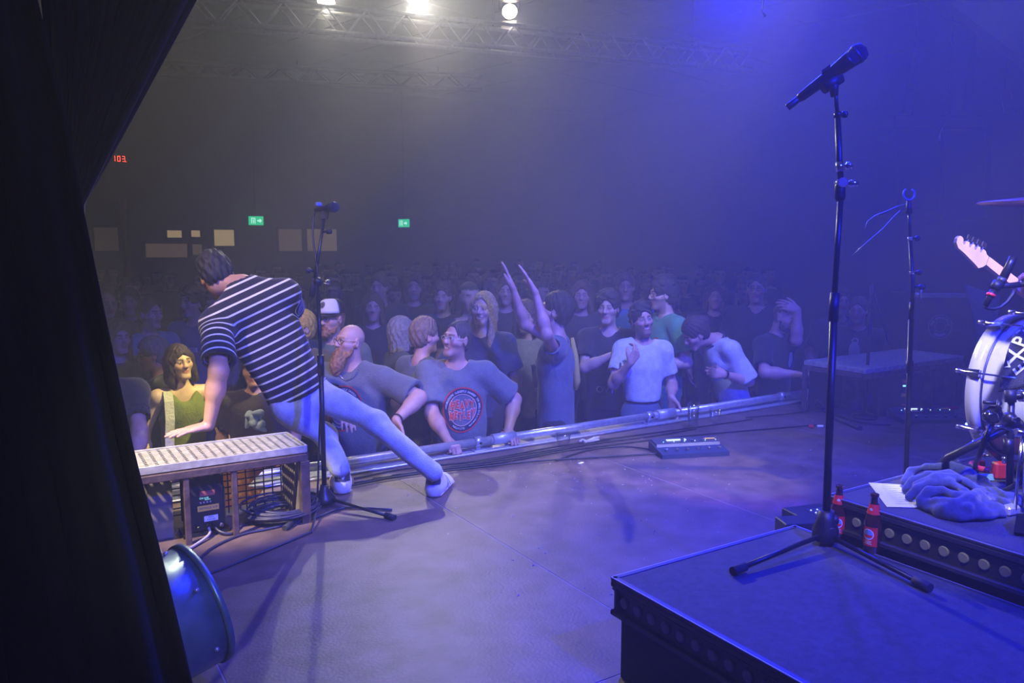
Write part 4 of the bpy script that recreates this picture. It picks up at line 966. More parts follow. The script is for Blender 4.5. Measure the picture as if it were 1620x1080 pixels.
# ------------------------------------------------------------------ bass drum
DC=A(3.195,1.53,DZ+.314); DR=.255; t=thing('bass_drum','white bass drum with a printed cloth draped over it, at the right edge','drum',A(3.16,1.35,DZ))
def dpt(a,y,r=DR): return A(DC[0]-r*math.cos(D2R(a)),y,DC[2]+r*math.sin(D2R(a)))   # a=0 faces -X, 90 is the top
part('shell',MB()._lathe([(DR,-.40),(DR,-.02)],72,DC,A(0,1,0),False),'drum_wrap',t)
for y,nm in((.0,'front_hoop'),(-.42,'rear_hoop')):
    part(nm,MB()._lathe([(DR+.004,y-.022),(DR+.014,y-.022),(DR+.014,y+.026),(DR-.012,y+.026),(DR-.012,y-.022)],72,DC,A(0,1,0),False),'drum_wrap',t,'white wooden hoop')
part('front_head',MB().lathe([(.001,.012),(DR-.01,.012),(DR-.005,.0)],64,DC,A(0,1,0)),mat('drum_head',(.7,.7,.68),.5),t); part('rear_head',MB().lathe([(.001,-.425),(DR-.01,-.425),(DR-.005,-.41)],64,DC,A(0,1,0)),'black_plastic',t)
part('hoop_inlay',MB()._lathe([(DR+.003,-.030),(DR+.0055,-.030),(DR+.0055,-.023)],72,DC,A(0,1,0),False),'dark_alu',t)
for i in range(8):
    an=62-45*i-2; y=DC[1]
    cl_=MB(); a_=dpt(an,y+.03,DR+.02);b_=dpt(an,y-.03,DR+.02); cl_.hull([dpt(an+s*2.6,yy,DR+rr) for s in(-1,1) for yy,rr in((y+.03,.012),(y+.03,.022),(y-.022,.015),(y-.022,.030))]); part('claw',cl_,'chrome',t)
    part('tension_rod',MB().tube([dpt(an,y+.05,DR+.026),dpt(an,y-.15,DR+.024)],.0038,7),'chrome',t); part('rod_key',MB().cyl(dpt(an,y+.035,DR+.026),dpt(an,y+.06,DR+.026),.009,n=8),'chrome',t)
    part('lug',MB().lathe([(.004,0),(.012,.012),(.014,.03),(.012,.05),(.004,.062)],12,dpt(an,y-.20,DR+.014),(0,1,0)),'chrome',t)
for s in(-1,1): part('spur',MB().tube([DC+A(s*.24,-.06,-.12),A(DC[0]+s*.36,DC[1]+.05,DZ+.01)],.009,8),'chrome',t)
# cloth draped over the shell
def drape(a0f,a1f,y0,y1,rr,wv,seed):
    def fn(u,v):
        y=y0+(y1-y0)*v; a=a0f(v)+(a1f(v)-a0f(v))*u; r=DR+rr+wv*(1+math.sin(v*9+u*3+seed))*.5+wv*.6*math.sin(u*14+seed*2+v*5)*.5
        return dpt(a,y,r)
    return fn
Y0,Y1=1.06,1.44
wc=drape(lambda v:-15+9*math.sin(v*PI*1.6+.5),lambda v:92,Y0+.0,Y1-.01,.006,.014,1.0)
o_=solo('white_cloth',MB().grid(wc,30,24),'paper','white cloth showing beneath the black printed cloth on the bass drum','cloth'); solid(o_,.003)
bc=drape(lambda v:11+9*math.sin(v*PI*1.25+.2)-10*(v<.12)*0,lambda v:128,Y0-.02,Y1-.005,.026,.022,2.2)
mb=MB().grid(bc,44,34); bv=BVHTree.FromPolygons([Vector(p) for p in mb.v],mb.f)
t=thing('printed_cloth','black cloth with white lettering draped over the bass drum','cloth',A(DC[0],1.27,DC[2]+DR+.03)); o_=part('cloth',mb,mat('black_cloth',(.02,.02,.03),.9,bump=.5,bscale=160,sheen=.3),t); solid(o_,.003)
g1=Flat(); g1.arc('EXPERIENCE',.066,.105,225,26,bold=.02); g1.arc('EXPERIENCE',.05,.150,210,17,bold=.02)
cxy=dpt(38,1.30); nn=nrm(A(-math.cos(D2R(50)),0,math.sin(D2R(50)))); uu=A(0,-1,0); vv=np.cross(nn,uu)
part('lettering',g1.project(bv,cxy,uu,vv,.004),'paper',o_); part('red_emblem',Flat().ring(.0,.062,nr=5).project(bv,cxy,uu,vv,.0035),mat('emblem_red',(.55,.05,.07),.8),o_)
part('stitch_line',Flat().ring(.186,.190,nr=1,n=90).project(bv,cxy,uu,vv,.004),'paper',o_)
# hi-hat style hardware in front of the drum
q=lambda x,y,dd=2.62: at_d(x,y,dd); b=q(1601,722); t=thing('hardware_stand','black drum hardware stand with slanting legs in front of the bass drum','stand',A(b[0],b[1],DZ))
part('pole',MB().tube([A(b[0],b[1],DZ+.05),q(1600,622)],.011,12),'black_metal',t)
part('top_block',MB().tube([q(1598,617),q(1599,636)],[.018,.017],12),'black_plastic',t); part('top_arm',MB().tube([q(1600,627),q(1640,625)],.011,10),'black_metal',t); part('arm_collar',MB().tube([q(1613,626),q(1622,626)],.02,12),'chrome',t)
part('ball_joint',MB().sph(q(1597,662),.023,14,10),'black_metal',t); part('joint_screw',MB().cyl(q(1597,662)-FW*.045,q(1597,662),.009,n=10),'chrome',t)
part('leg',MB().tube([q(1612,668),q(1500,724,2.66),A(*at_z(1484,737,DZ+.012))],[.013,.013,.012],10),'black_metal',t); part('leg',MB().tube([q(1572,664,2.58),q(1556,702,2.56),A(*at_z(1541,741,DZ+.012))],.009,10),'black_metal',t); part('leg',MB().tube([q(1545,690,2.7),A(*at_z(1592,735,DZ+.012))],.011,10),'black_metal',t); part('leg',MB().tube([q(1612,668),A(*at_z(1660,760,DZ+.012))],.013,10),'black_metal',t)
part('rubber_foot',MB().sph(at_z(1536,742,DZ+.02),(.03,.03,.018),10,7),'rubber',t); part('chrome_stay',MB().tube([q(1561,676),q(1585,674),q(1625,690)],.007,8),'chrome',t); part('pipe_end',MB().tube([q(1606,683,2.5),q(1640,689,2.5)],.012,10),'chrome',t)
part('clamp_body',MB().box(q(1571,655,2.56),(.068,.04,.055),np.stack([RT,np.cross(UP,RT),UP],1)@Rx(.2)@Ry(.1),ch=.016),'gloss_black',t) if mm('gloss_black',(.012,.012,.014),.12,coat=1) else 0
part('clamp_knob',MB().lathe([(.017,0),(.022,.012),(.022,.028),(.015,.036)],14,q(1561,659,2.53),-FW),'gloss_black',t); part('clamp_bolt',MB().tube([q(1577,652,2.52),q(1581,634,2.52)],.007,8),'black_metal',t); part('clamp_plate',MB().tube([q(1556,636,2.54),q(1584,638,2.54)],.006,6),'black_metal',t)
part('lower_joint',MB().tube([q(1596,694),q(1594,716)],[.017,.014],12),'black_metal',t); part('wing_nut',MB().tube([q(1589,722),q(1588,733)],.006,6),'chrome',t)
b=at_z(1612,842,DZ); t=thing('drum_pedal','black and chrome drum pedal at the right edge of the drum riser','pedal',b)
part('foot_board',MB().hull([at_z(x,y,DZ+z) for x,y,z in((1604,842,.012),(1640,846,.012),(1608,812,.05),(1640,812,.05))]+[at_z(x,y,DZ) for x,y in((1604,842),(1640,846),(1612,815),(1640,815))]),'gloss_black',t)
part('hinge',MB().box(at_z(1598,806,DZ+.016),(.055,.035,.03),Rz(-YAW+.4),ch=.006),'brass' if False else 'steel',t); part('frame_rod',MB().tube([at_z(1606,806,DZ+.02),q(1611,745,2.5),q(1618,690,2.5)],.005,8),'chrome',t); part('frame_post',MB().tube([at_z(1622,802,DZ+.02),q(1624,700,2.5)],.009,8),'chrome',t)
# cymbal, drum microphone on its boom, both reaching in from outside the frame
cc=at_d(1681,321,2.6); cb=cc+A(.12,-.55,0); t=thing('cymbal','cymbal edge reaching in at the right border','cymbal',A(cb[0],cb[1],DZ)); ax_=nrm(A(0,0,1)+RT*.03)
part('disc',MB()._lathe([(.245,-.003),(.2405,.0),(.12,.016),(.05,.026),(.03,.045),(.008,.05)],40,cc,ax_,False),mat('bronze',(.55,.40,.33),.3,1,noise=.1),t); part('stand_pole',MB().tube([A(cb[0],cb[1],DZ+.02),cb+A(0,0,-.1),cc+A(0,0,.06)],.012,10),'chrome',t)
for an in(30,150,270): part('leg',MB().tube([A(cb[0],cb[1],DZ+.3),A(cb[0]+.25*math.cos(D2R(an)),cb[1]+.25*math.sin(D2R(an)),DZ+.012)],.009,8),'chrome',t)
q=lambda x,y,dd=2.55: at_d(x,y,dd); b=q(1710,760); t=thing('overhead_microphone','small pencil microphone on a boom in front of the bass neck','microphone',A(b[0],b[1],DZ))
part('body',MB().tube([q(1603,407),q(1598,418),q(1581,452)],[.0128,.0128,.0128],14),'black_metal',t); part('ring',MB().tube([q(1586,440),q(1583,447)],.0142,14),'dark_alu',t); part('holder',MB().tube([q(1580,446),q(1573,458)],.0165,12),'black_plastic',t); part('swivel',MB().tube([q(1575,452),q(1592,452),q(1612,450)],[.011,.0095,.0095],10),'black_plastic',t)
part('boom',MB().tube([q(1608,451),q(1710,437)],.0085,10),'black_metal',t); part('pole',MB().tube([q(1710,437),A(b[0],b[1],DZ+.02)],.012,10),'black_metal',t)
for an in(10,130,250): part('leg',MB().tube([A(b[0],b[1],DZ+.2),A(b[0]+.25*math.cos(D2R(an)),b[1]+.25*math.sin(D2R(an)),DZ+.012)],.009,8),'black_metal',t)
part('plug',MB().tube([q(1572,459),q(1567,468),q(1559,484)],[.0115,.0105,.008],12),'black_metal',t); part('red_ring',MB().tube([q(1568.5,465),q(1566.5,469)],.0145,12),'red_plastic',t,'red ring on the plug'); part('lead',MB().tube([q(x,y) for x,y in((1559,483),(1559,486),(1563,488),(1572,489),(1583,486),(1593,478),(1601,468),(1607,456))],.0048,8),'cable',t)
# ------------------------------------------------------------------ pedalboards, boxes and small things on the floor
def pedalboard(p,w_,dp,rz,label):
    t=thing('pedalboard',label,'pedalboard',p); R=Rz(rz); G=lambda x,y,z: p+R@A(x,y,z)
    mb=MB(); mb.hull([G(x,y,z) for x in(-w_/2,w_/2) for y,z in((-dp/2,0),(-dp/2,.028),(-dp/2+.06,.034),(dp/2,.062),(dp/2,0))]); part('housing',mb,mat('pedal_blue',(.035,.05,.12),.42,.3),t)
    part('upper_deck',MB().hull([G(x,y,z) for x in(-w_/2+.01,w_/2-.01) for y,z in((-.005,.04),(.005,.062),(dp/2-.01,.075),(dp/2-.01,.05))]),mat('pedal_deck',(.05,.06,.12),.4,.3),t)
    part('screen',MB().box(G(-.06,.055,.0725),(.13,.02,.004),R@Rx(.14)),'screen_white',t)
    for i in range(6):
        x=-w_/2+.045+i*(w_-.09)/5; part('foot_switch',MB().lathe([(.009,0),(.009,.012),(.012,.013),(.011,.02)],10,G(x,-dp/2+.045,.032)),'chrome',t)
        if i in(2,3,4): part('foot_switch',MB().lathe([(.009,0),(.009,.010),(.012,.011),(.011,.02)],10,G(x,.02,.066)),'chrome',t)
        part('led',MB().sph(G(x+.02,.03,.069),.004,6,4),'screen_white' if i%2 else 'screen_cyan',t)
    part('tape',MB().box(G(w_/2-.06,.05,.073),(.075,.014,.004),R@Rx(.14)),'yellow_label',t)
    return t
p=at_z(1089,716,0); pedalboard(p,.44,.23,-.36,'blue-lit multi-switch pedalboard alone on the middle of the stage floor')
p=at_z(1463,664,0); pedalboard(p,.46,.24,-.5,'dim pedalboard with lit screen before the far bench')
def glass(px,py,h_,r,label,n=1,gap=.045):
    p=at_z(px,py,0); t=thing('drinking_glass',label,'glass',p)
    for i in range(n):
        z=i*gap+.001; part('tumbler',MB()._lathe([(.001,z),(r*.74,z),(r*.78,z+.004),(r,z+h_),(r-.003,z+h_),(r*.74,z+.009),(.001,z+.009)],22,p,A(0,0,1),False),'glass',t)
glass(1096,678,.115,.042,'tall stack of clear plastic tumblers by the rail',3,.036)
glass(1131,668,.095,.045,'single clear tumbler standing just right of the tumbler stack')
glass(891,706,.085,.05,'low clear tumbler among the cables below the raised arms')
R_=np.random.RandomState(8); p=at_z(936,699,0); S=SDF(); 
for i in range(6): a=p+A(R_.uniform(-.06,.06),R_.uniform(-.03,.03),.012); S.rc(a,a+A(R_.uniform(-.05,.05),R_.uniform(-.04,.04),R_.uniform(0,.02)),.014,.008,.004)
V,Q=S.mesh(.006); me=mkmesh('crumpled_bag',V-p,Q); me.materials.append(mat('clear_bag',(.4,.4,.42),.15)); ob=link(bpy.data.objects.new('crumpled_bag',me)); ob.location=p; tag(ob,'crumpled shiny scrap of foil among the stage-edge cables','scrap')
for i,(pts,lb) in enumerate(((((560,757),(640,741),(760,728),(880,706),(1000,689),(1120,673),(1190,663)),'uppermost of the black cables along the stage edge'),
    (((590,757),(700,742),(800,730),(900,712),(1020,697),(1110,687),(1290,672)),'long thin cable leaving the stage edge towards the red plug'),
    (((560,764),(660,746),(740,735),(830,722),(930,703),(1030,690),(1100,678)),'second black cable lying beside the metal edge strip'),
    (((880,728),(930,712),(985,706),(1040,712)),'short cable end curling towards the middle pedalboard'),
    (((545,770),(640,752),(740,741),(850,729),(960,722),(1060,716)),'lowest of the black cables along the stage edge, ending at the pedalboard'),
    (((620,752),(720,737),(820,720),(905,706),(965,694)),'thin cable below the two men in printed shirts'),
    (((1180,660),(1240,655),(1300,650),(1360,668),(1410,672)),'dark cable from the rail end to the far pedalboard'))):
    cable('floor_cable',[at_z(x,y,.007+.001*i) for x,y in pts],.0055,'cable',lb)
cable('red_plug',[at_z(1281,674,.012),at_z(1287,675,.012)],.016,'red_plastic','red cable plug on the floor beside the tall stand, left',cat='plug')
cable('white_plug',[at_z(1293,674,.010),at_z(1302,674,.010)],.010,'paper','small white plug lying right of the red plug',cat='plug')
cable('red_cable',[at_z(1460,652,.014),at_z(1478,645,.014),at_z(1495,646,.014),at_z(1515,645,.014)],.014,'red_plastic','thick red cable behind the far pedalboard')
cable('blue_lead',[at_z(1303,643,.03),at_z(1296,636,.09),at_z(1292,633,.10),at_z(1291,640,.05),at_z(1297,647,.015),at_z(1312,655,.008)],.008,'cable_blue','blue-lit lead looping upward at the rail end')
cable('chair_leg_tube',[at_z(1322,662,.012),at_z(1345,671,.012),at_z(1361,678,.012)],.02,'dark_alu','dark tube lying on the floor right of the tall stand',cat='tube')
b=at_z(1368,660,0); t=thing('short_stand','low dark stand on the floor between tall stand and far bench','stand',b)
part('pole',MB().tube([b,b+A(0,0,.42),b+A(0,0,1.0)],.012,8),'black_metal',t); part('base',MB().lathe([(.10,0),(.10,.015),(.02,.03)],18,b),'black_metal',t); part('boom',MB().tube([b+A(0,0,.98),b+A(0,0,.95)+RT*.15-A(0,0,.4)],.006,6),'black_metal',t); part('blue_clip',MB().sph(b+A(0,0,.13)+RT*.03,(.02,.02,.05),8,6),'clip_blue' if 'clip_blue' in M else 'cable_blue',t)
# stage box and rack below the far bench
b=at_y(1412,625,b2a[1]+.09)*[1,1,0]; t=thing('rack_unit','dark rack unit with small yellow strips under the far bench','receiver',b); R=Rz(-.45)
part('case',MB().box(b+A(0,0,.17),(.34,.2,.34),R,ch=.01),'black_plastic',t)
for (dz,m,ww) in((.27,'yellow_label',.05),(.235,'screen_cyan',.03),(.165,'yellow_label',.05),(.09,'red_plastic',.03)): part('strip',MB().box(b+R@A(.03,-.102,dz),(ww,.004,.024 if m=='yellow_label' else .012),R),m,t)
p=at_z(1448,655,0)+A(.1,.25,0); solo('paper_sheet',MB().box(p+A(0,0,.09),(.09,.004,.14),Rz(-.5)@Rx(-.15)),'paper','pale paper sheet propped under the far bench','paper')
# amplifier cabinet with round logo behind the far bench
c0=at_d(1497,545,7.6); Rr=np.stack([RT,nrm(A(FW[0],FW[1],0)),A(0,0,1)],1); w_=102/1260*7.6
p=A(c0[0],c0[1],0)+Rr@A(0,.3,0); t=thing('flight_case','dark flight case with pale round emblem at the right','case',p); h_=.82
G=lambda x,y,z:p+Rr@A(x,y,z)
part('shell',MB().box(G(0,0,h_/2),(w_,.6,h_),Rr,ch=.01),'black_wood',t)
for x in(-w_/2,w_/2): part('edge_strip',MB().box(G(x,-.3,h_/2),(.05,.05,h_),Rr,ch=.005),'dark_alu',t)
part('edge_strip',MB().box(G(0,-.3,h_-.01),(w_,.05,.045),Rr,ch=.005),'alu',t)
for x in(-w_/2,w_/2): part('corner',MB().sph(G(x,-.3,h_-.01),.035,8,6),'steel',t)
lc=at_d(1485,516,7.6); r_=.098; g=Flat().ring(r_*1.12,r_*1.16,nr=1).ring(r_*.52,r_*.55,nr=1); g.arc('THE EXPERIENCE',.032,r_*.83,168,12.0,bold=.01); g.ring(r_*.72,r_*.98,a0=232,a1=308,nr=1,n=16)
z0=lc[2]; lp=G(0,-.302,0); lo=lp+RT*float((lc-lp)@RT)+A(0,0,z0-lp[2]); part('emblem',g.plane(lo,RT,A(0,0,1),.003),'emblem_pale',t) if mm('emblem_pale',(.5,.5,.5),.7) else 0
dp=at_d(1553,468,7.2); solo('dark_drape',MB().hull([at_d(1528,450,7.1),at_d(1533,462,7.1),at_d(1545,478,7.1),at_d(1560,487,7.1),at_d(1575,480,7.1),at_d(1582,468,7.1)]+[p_+FW*.03 for p_ in(at_d(1528,450,7.1),at_d(1533,462,7.1),at_d(1545,478,7.1),at_d(1560,487,7.1),at_d(1575,480,7.1),at_d(1582,468,7.1))]+[A(at_d(1575,480,7.1)[0],at_d(1575,480,7.1)[1],0.0)]),mat('blue_guitar',(.10,.14,.3),.6),'blue-grey curved shape leaning behind the flight case','board')
# two switch boxes behind the near riser
def floor_box(px,py,sx,sy,sz,rz,label,z0=0,perf=False):
    p=at_z(px,py,z0); R=Rz(rz); t=thing('floor_box',label,'box',p); part('housing',MB().box(p+A(0,0,sz/2),(sx,sy,sz),R,ch=.004),'black_plastic',t)
    if perf:
        part('panel',MB().box(p+R@A(.03,-.02,sz+.001),(sx*.5,sy*.55,.003),R),'dark_alu',t)
        for i in range(3):
            for j in range(2): part('led',MB().sph(p+R@A(-.01+.035*i,-.035+.035*j,sz+.004),.004,6,4),'screen_white',t)
    else: part('round_socket',MB().cyl(p+R@A(-sx*.3,-sy/2,sz*.45),p+R@A(-sx*.3,-sy/2-.006,sz*.45),.018,n=14),'steel',t)
floor_box(1285,824,.22,.17,.05,-.25,'black switch box with lit dots behind the near riser',.0,True)
floor_box(1262,845,.17,.11,.07,-.42,'smaller black box with a round socket, nearer than the switch box',.0)
# litter on the boards
R_=np.random.RandomState(21); mb=MB()
for i in range(260):
    x=R_.uniform(1.5,5.0) if i%3 else R_.normal(2.6,.45); y=R_.uniform(2.1,4.0) if i%3 else R_.normal(3.5,.3)
    if not y<4.1: continue
    s=R_.uniform(.0012,.0042); a=R_.uniform(0,6.3); c=A(x,y,.0012); d=A(math.cos(a),math.sin(a),0)*s*R_.uniform(1,2.5); e=A(-math.sin(a),math.cos(a),0)*s*.5
    mb.add([c-d-e,c+d-e,c+d+e,c-d+e,c+A(0,0,.003)],[(0,1,4),(1,2,4),(2,3,4),(3,0,4)])
solo('floor_litter',mb,mat('litter',(.55,.48,.4),.8),'scattered pale crumbs and scraps on the stage boards','litter',kind='stuff')
p=at_z(919,732,.002); solo('paper_scrap',MB().box(p,(.04,.018,.003),Rz(.4)),'paper','torn white scrap left of the middle pedalboard','scrap')
# ------------------------------------------------------------------ the leaning performer
def stripe_mat():
    m=mat('striped_jersey',(.02,.02,.03),.9,bump=.35,bscale=90,sheen=.15); t=m.node_tree; b=t.nodes['Principled BSDF']
    a=t.nodes.new('ShaderNodeAttribute'); a.attribute_name='stripe'; md=t.nodes.new('ShaderNodeMath'); md.operation='WRAP'; md.inputs[1].default_value=.043; md.inputs[2].default_value=0
    t.links.new(a.outputs['Fac'],md.inputs[0]); g=t.nodes.new('ShaderNodeMath'); g.operation='GREATER_THAN'; g.inputs[1].default_value=.033; t.links.new(md.outputs[0],g.inputs[0])
    mx=t.nodes.new('ShaderNodeMix'); mx.data_type='RGBA'; mx.inputs['A'].default_value=(.016,.016,.026,1); mx.inputs['B'].default_value=(.80,.80,.80,1); t.links.new(g.outputs[0],mx.inputs['Factor']); t.links.new(mx.outputs['Result'],b.inputs['Base Color']); return m
def performer():
    k=1.0; q=at_d
    sl=q(343,512,3.98); sr=q(452,462,4.22); P=q(470,618,4.28); N=q(383,452,4.16); up=nrm(N-P); r=nrm((sr-sl)-up*((sr-sl)@up)); f=np.cross(up,r)
    Rb=np.stack([r,f,up],1); C=P+(N-P)*.66
    H=q(343,437,4.20); 
    hf=nrm(nrm(A(FW[0],FW[1],0))*1.0-RT*.42+A(0,0,-.80)); hr=nrm(np.cross(hf,A(0,0,1))+A(0,0,.22)); hu=np.cross(hr,hf); Rh=np.stack([hr,hf,hu],1)
    hand=at_z(331,684,BZ+.022); 
    El,Wl=ik(sl,hand+A(0,0,.035),.30,.285,nrm(RT*.35-FW*.6))
    Er,Wr=ik(sr,q(452,530,4.85),.29,.265,RT)
    fl_=nrm(at_z(268,698,BZ+.012)-at_z(331,684,BZ+.03))
    rt_heel=at_z(686,783,.03); lt_heel=at_z(541,775,.03)
    hipR=P+r*.085*k-up*.06; hipL=P-r*.085*k-up*.05-FW*.0
    ankR=rt_heel+A(0,0,.115)+nrm(A(.25,.9,0))*.03; ankL=lt_heel+A(0,0,.115)+nrm(A(.1,1,0))*.03
    KR=(hipR+ankR)/2+RT*.02+UP*.05-FW*.03; KL=q(514,690,4.34)
    root=thing('person','man in striped tee and jeans bending over the stage edge, seen from behind','person',A(P[0],P[1],0))
    J=dict(floor=0,P=P,C=C,N=N,H=H,Rb=Rb,Rh=Rh,S=[sl,sr],E=[El,Er],W=[Wl,Wr],f=[fl_,nrm(A(0,1,-.3))],n=[A(0,0,-1),A(0,0,-1)],curl=['flat','relax'],hip=[hipL,hipR],K=[KL,KR],A=[ankL,ankR],toe=[A(.1,1,0),A(.3,.9,0)])
    st=dict(skin=(.52,.29,.21),hair='short',haircol=(.018,.018,.026),vol=.012,shirtmat=stripe_mat(),stripes=1,sleeve=.80,flare=1.12,hem=-.03,fold=.007,seed=4,pants=(.2,.25,.4),pantsmat=mat('pale_denim',(.50,.55,.66),.85,noise=.22,nscale=16,bump=.35,bscale=140),hp=.011,feet=0,pclip=.095,pfold=.007,leg=.98,spread=.9,bw=1.02,hh=.006,arm=1.05,neckr=.056)
    body,shirt=build_human(root,J,st,k,.009)
    o=ORG[root.name]
    # belt line and seams
    # shoes
    def shoe(heel,toe,ank,label,seed):
        fw_=nrm(A(*(toe-heel)[:2],0)); rg=np.cross(fw_,A(0,0,1)); u=A(0,0,1); L=.285; h0=A(heel[0],heel[1],0)
        S=SDF(); pt=lambda x,y,z:h0+rg*x+fw_*y+u*z
        S.ec(pt(0,.035,.035),pt(0,.10,.05),(.042,.055),(.044,.045),rg,.03); S.rc(pt(0,.045,.05),pt(0,.055,.112),.040,.046,.03); S.rc(pt(0,.10,.045),pt(0,.235,.03),.050,.040,.04); S.ec(pt(.004,.16,.025),pt(.006,.255,.02),(.056,.030),(.048,.024),rg,.02)
        S.clip(-u,pt(0,0,.004)); V,Q=S.mesh(.0065); P_=V-h0; x=P_@rg;y=P_@fw_;z=P_@u
        c=np.tile(np.array([.80,.80,.78]),(len(V),1)); dk=[.03,.03,.05]
        for i in range(3): c[(abs((y-.105-.03*i)-.55*(z-.05))<.007)&(z>.03)&(abs(x)>.02)]=dk
        c[(y<.04)&(z>.07)&(abs(x)<.04)]=dk; 
        c[(z>.135)]=[.25,.25,.3]
        s=part('shoe',mkmesh('shoe',V-o,Q,True,c),'shoe_leather',body,label)
        sole=SDF(); sole.ec(pt(0,.03,.014),pt(.005,.26,.014),(.046,.018),(.054,.018),rg,.01); sole.clip(-u,pt(0,0,.001)); V2,Q2=sole.mesh(.007); part('sole',mkmesh('sole',V2-o,Q2),'white_paint',s)
        for i in range(4):
            part('lace',MB().tube([pt(-.026,.125+.022*i,.088-.009*i),pt(0,.13+.022*i,.096-.010*i),pt(.026,.125+.022*i,.088-.009*i)],.0042,6),'white_paint',s)
        g=Flat(); g.add([(0,-.012),(.007,.004),(0,.016),(-.007,.004)],[(0,1,2,3)]).add([(-.002,-.012),(-.016,.010),(-.008,.010)],[(0,2,1)]).add([(.002,-.012),(.016,.010),(.008,.010)],[(0,1,2)])
        bv=BVHTree.FromPolygons([Vector(p) for p in V],[tuple(t_) for t_ in Q]); part('heel_emblem',g.project(bv,pt(0,-.01,.095),rg,u,.002),'paper',s)
    mm('shoe_leather',(.8,.8,.78),.45,attr='Col')
    shoe(at_z(684,788,0),at_z(716,748,0),ankR,'white trainer with dark side stripes, toe pointing to the crowd',1)
    shoe(at_z(543,783,0),at_z(527,737,0),ankL,'white trainer with dark heel tab',2)
    # left ear, watch-free wrist; belt loop patch
    return root,J
PERF=performer()
# ------------------------------------------------------------------ the crowd at the rail
def railhand(px,py=692,dz=.018,y=4.365,**kw):
    p=at_y(px,py,4.3); return dict(w=(p[0],y,RZ+dz),fw=(0,-1,-.22),nw=(0,-.2,-1),curl='grip',pole=(.7,-.5,-.5),**kw)
def front_print(rec,fl_m,cu,cv,off=.0035):
    root,body,shirt,J,k,st=rec; R=J['Rb']; o=J['C']+R[:,1]*.12*k-R[:,0]*cu*k+R[:,2]*cv*k
    last=None
    for i,(name,g,m) in enumerate(fl_m): last=part(name,g.project(st['bvh'],o,-R[:,0]*k,R[:,2]*k,off+.0012*i),m,shirt)
    return last
def logo():
    navy=Flat().ring(.094,.124,nr=3,sy=1.12); red=Flat().ring(.124,.132,nr=1,sy=1.12); pink=Flat().ring(.088,.092,nr=1,sy=1.12)
    w_=Flat(); w_.arc('HARDROCKCORE SLEDGEPLE FANKREP',.0175,.109,175,4.6,bold=.012).arc('DOK MARD DIS',.0165,.109,28,4.6,bold=.012).arc('REQUISITE',.017,.109,238,4.8,bold=.012,inward=True).arc('MERCHANDISE',.011,.109,296,3.6,bold=.01,inward=True)
    w_.v=[(x,y*1.1) for x,y in w_.v]
    ol=Flat(); tx=Flat()
    for wd,y0,sx in(('HEAVY',.031,1.0),('METLEY',-.036,.88)):
        n=len(wd)
        for i,ch in enumerate(wd):
            x=(i-(n-1)/2)*.0315*sx*1.0; dy=.004*((i%2)*2-1); ol.text(ch,.068,(x,y0+dy),.05*((i%3)-1),bold=.095,sx=.62*sx); tx.text(ch,.066,(x,y0+dy),.05*((i%3)-1),bold=.05,sx=.62*sx)
    return [('print_ring',navy,'print_navy'),('print_ring',red,'print_red'),('print_ring',pink,'print_pink'),('print_lettering',w_,'print_white'),('print_outline',ol,'print_pink'),('print_lettering',tx,'print_red')]
mm('print_navy',(.02,.025,.07),.8); mm('print_red',(.62,.045,.04),.8); mm('print_pink',(.75,.45,.40),.8); mm('print_white',(.75,.75,.75),.8); mm('print_orange',(.6,.22,.05),.8); mm('print_pale',(.45,.45,.45),.8)
BR=(.10,.055,.03); DK=(.02,.016,.014); GR=(.16,.15,.14); BL=(.42,.30,.16)
# two men in printed shirts
rec=person('smiling man with spectacles in printed grey tee, both hands on the rail',722,537,5.22,6,(38,-8,-4),(railhand(812,690),railhand(716,695)),lean=8,h=.0095,bw=1.06,bd=1.08,belly=.05,arm=1.12,shirt=(.15,.16,.19),sleeve=.80,flare=1.25,skin=(.55,.32,.25),haircol=(.07,.05,.045),hair='short',vol=.004,fringe=-.026,eyes=(.25,.12),glasses=2,smile=1,stubble=.12,neck=1.0,jaw=.95,keepbvh=1,fold=.006,pants=(.03,.035,.05))
front_print(rec,logo(),.05,-.085)
rec=person('bald man with long ginger beard, spectacles and chain necklace at the rail',553,541,5.2,28,(30,-6,0),(dict(w=at_y(627,664,4.47),fw=A(.1,-.35,-1),nw=(-1,-.2,0),curl='relax',pole=(1,-.3,-.2)),dict(w=(1.62,4.42,.2),fw=(0,-1,-.2),nw=(0,0,-1))),lean=4,h=.0095,bw=1.25,bd=1.2,belly=.07,arm=1.2,shirt=(.13,.14,.17),sleeve=.82,flare=1.25,skin=(.58,.36,.28),haircol=(.30,.15,.06),beard=.11,beardcol=(.33,.17,.075),eyes=(.2,.1),glasses=1,neck=1.15,keepbvh=1,fold=.006,pants=(.03,.03,.04))
front_print(rec,logo(),.005,-.06)
root,body,shirt,J,k,st=rec
mb=MB(); R=J['Rb']; n_=26
for i in range(n_):
    a=PI*(.08+.84*i/(n_-1)); p=J['N']+R@(A(-.085*math.cos(a),.045+.075*math.sin(a),.02-.085*math.sin(a))*k); h_=st['bvh'].find_nearest(Vector(p)); 
    mb.sph(np.array(h_[0])+np.array(h_[1])*.006 if h_[0] is not None and h_[3]<.05 else p,.0068,6,4)
part('chain_necklace',mb,'chrome',body,kind='stuff')
W_=J['W'][0]; f_=J['f'][0]; E_=J['E'][0]; d_=nrm(W_-E_); part('bracelet',MB().lathe([(.034,-.008),(.038,0),(.034,.008)],14,W_-d_*.015,d_,cap=False),'black_plastic',body)
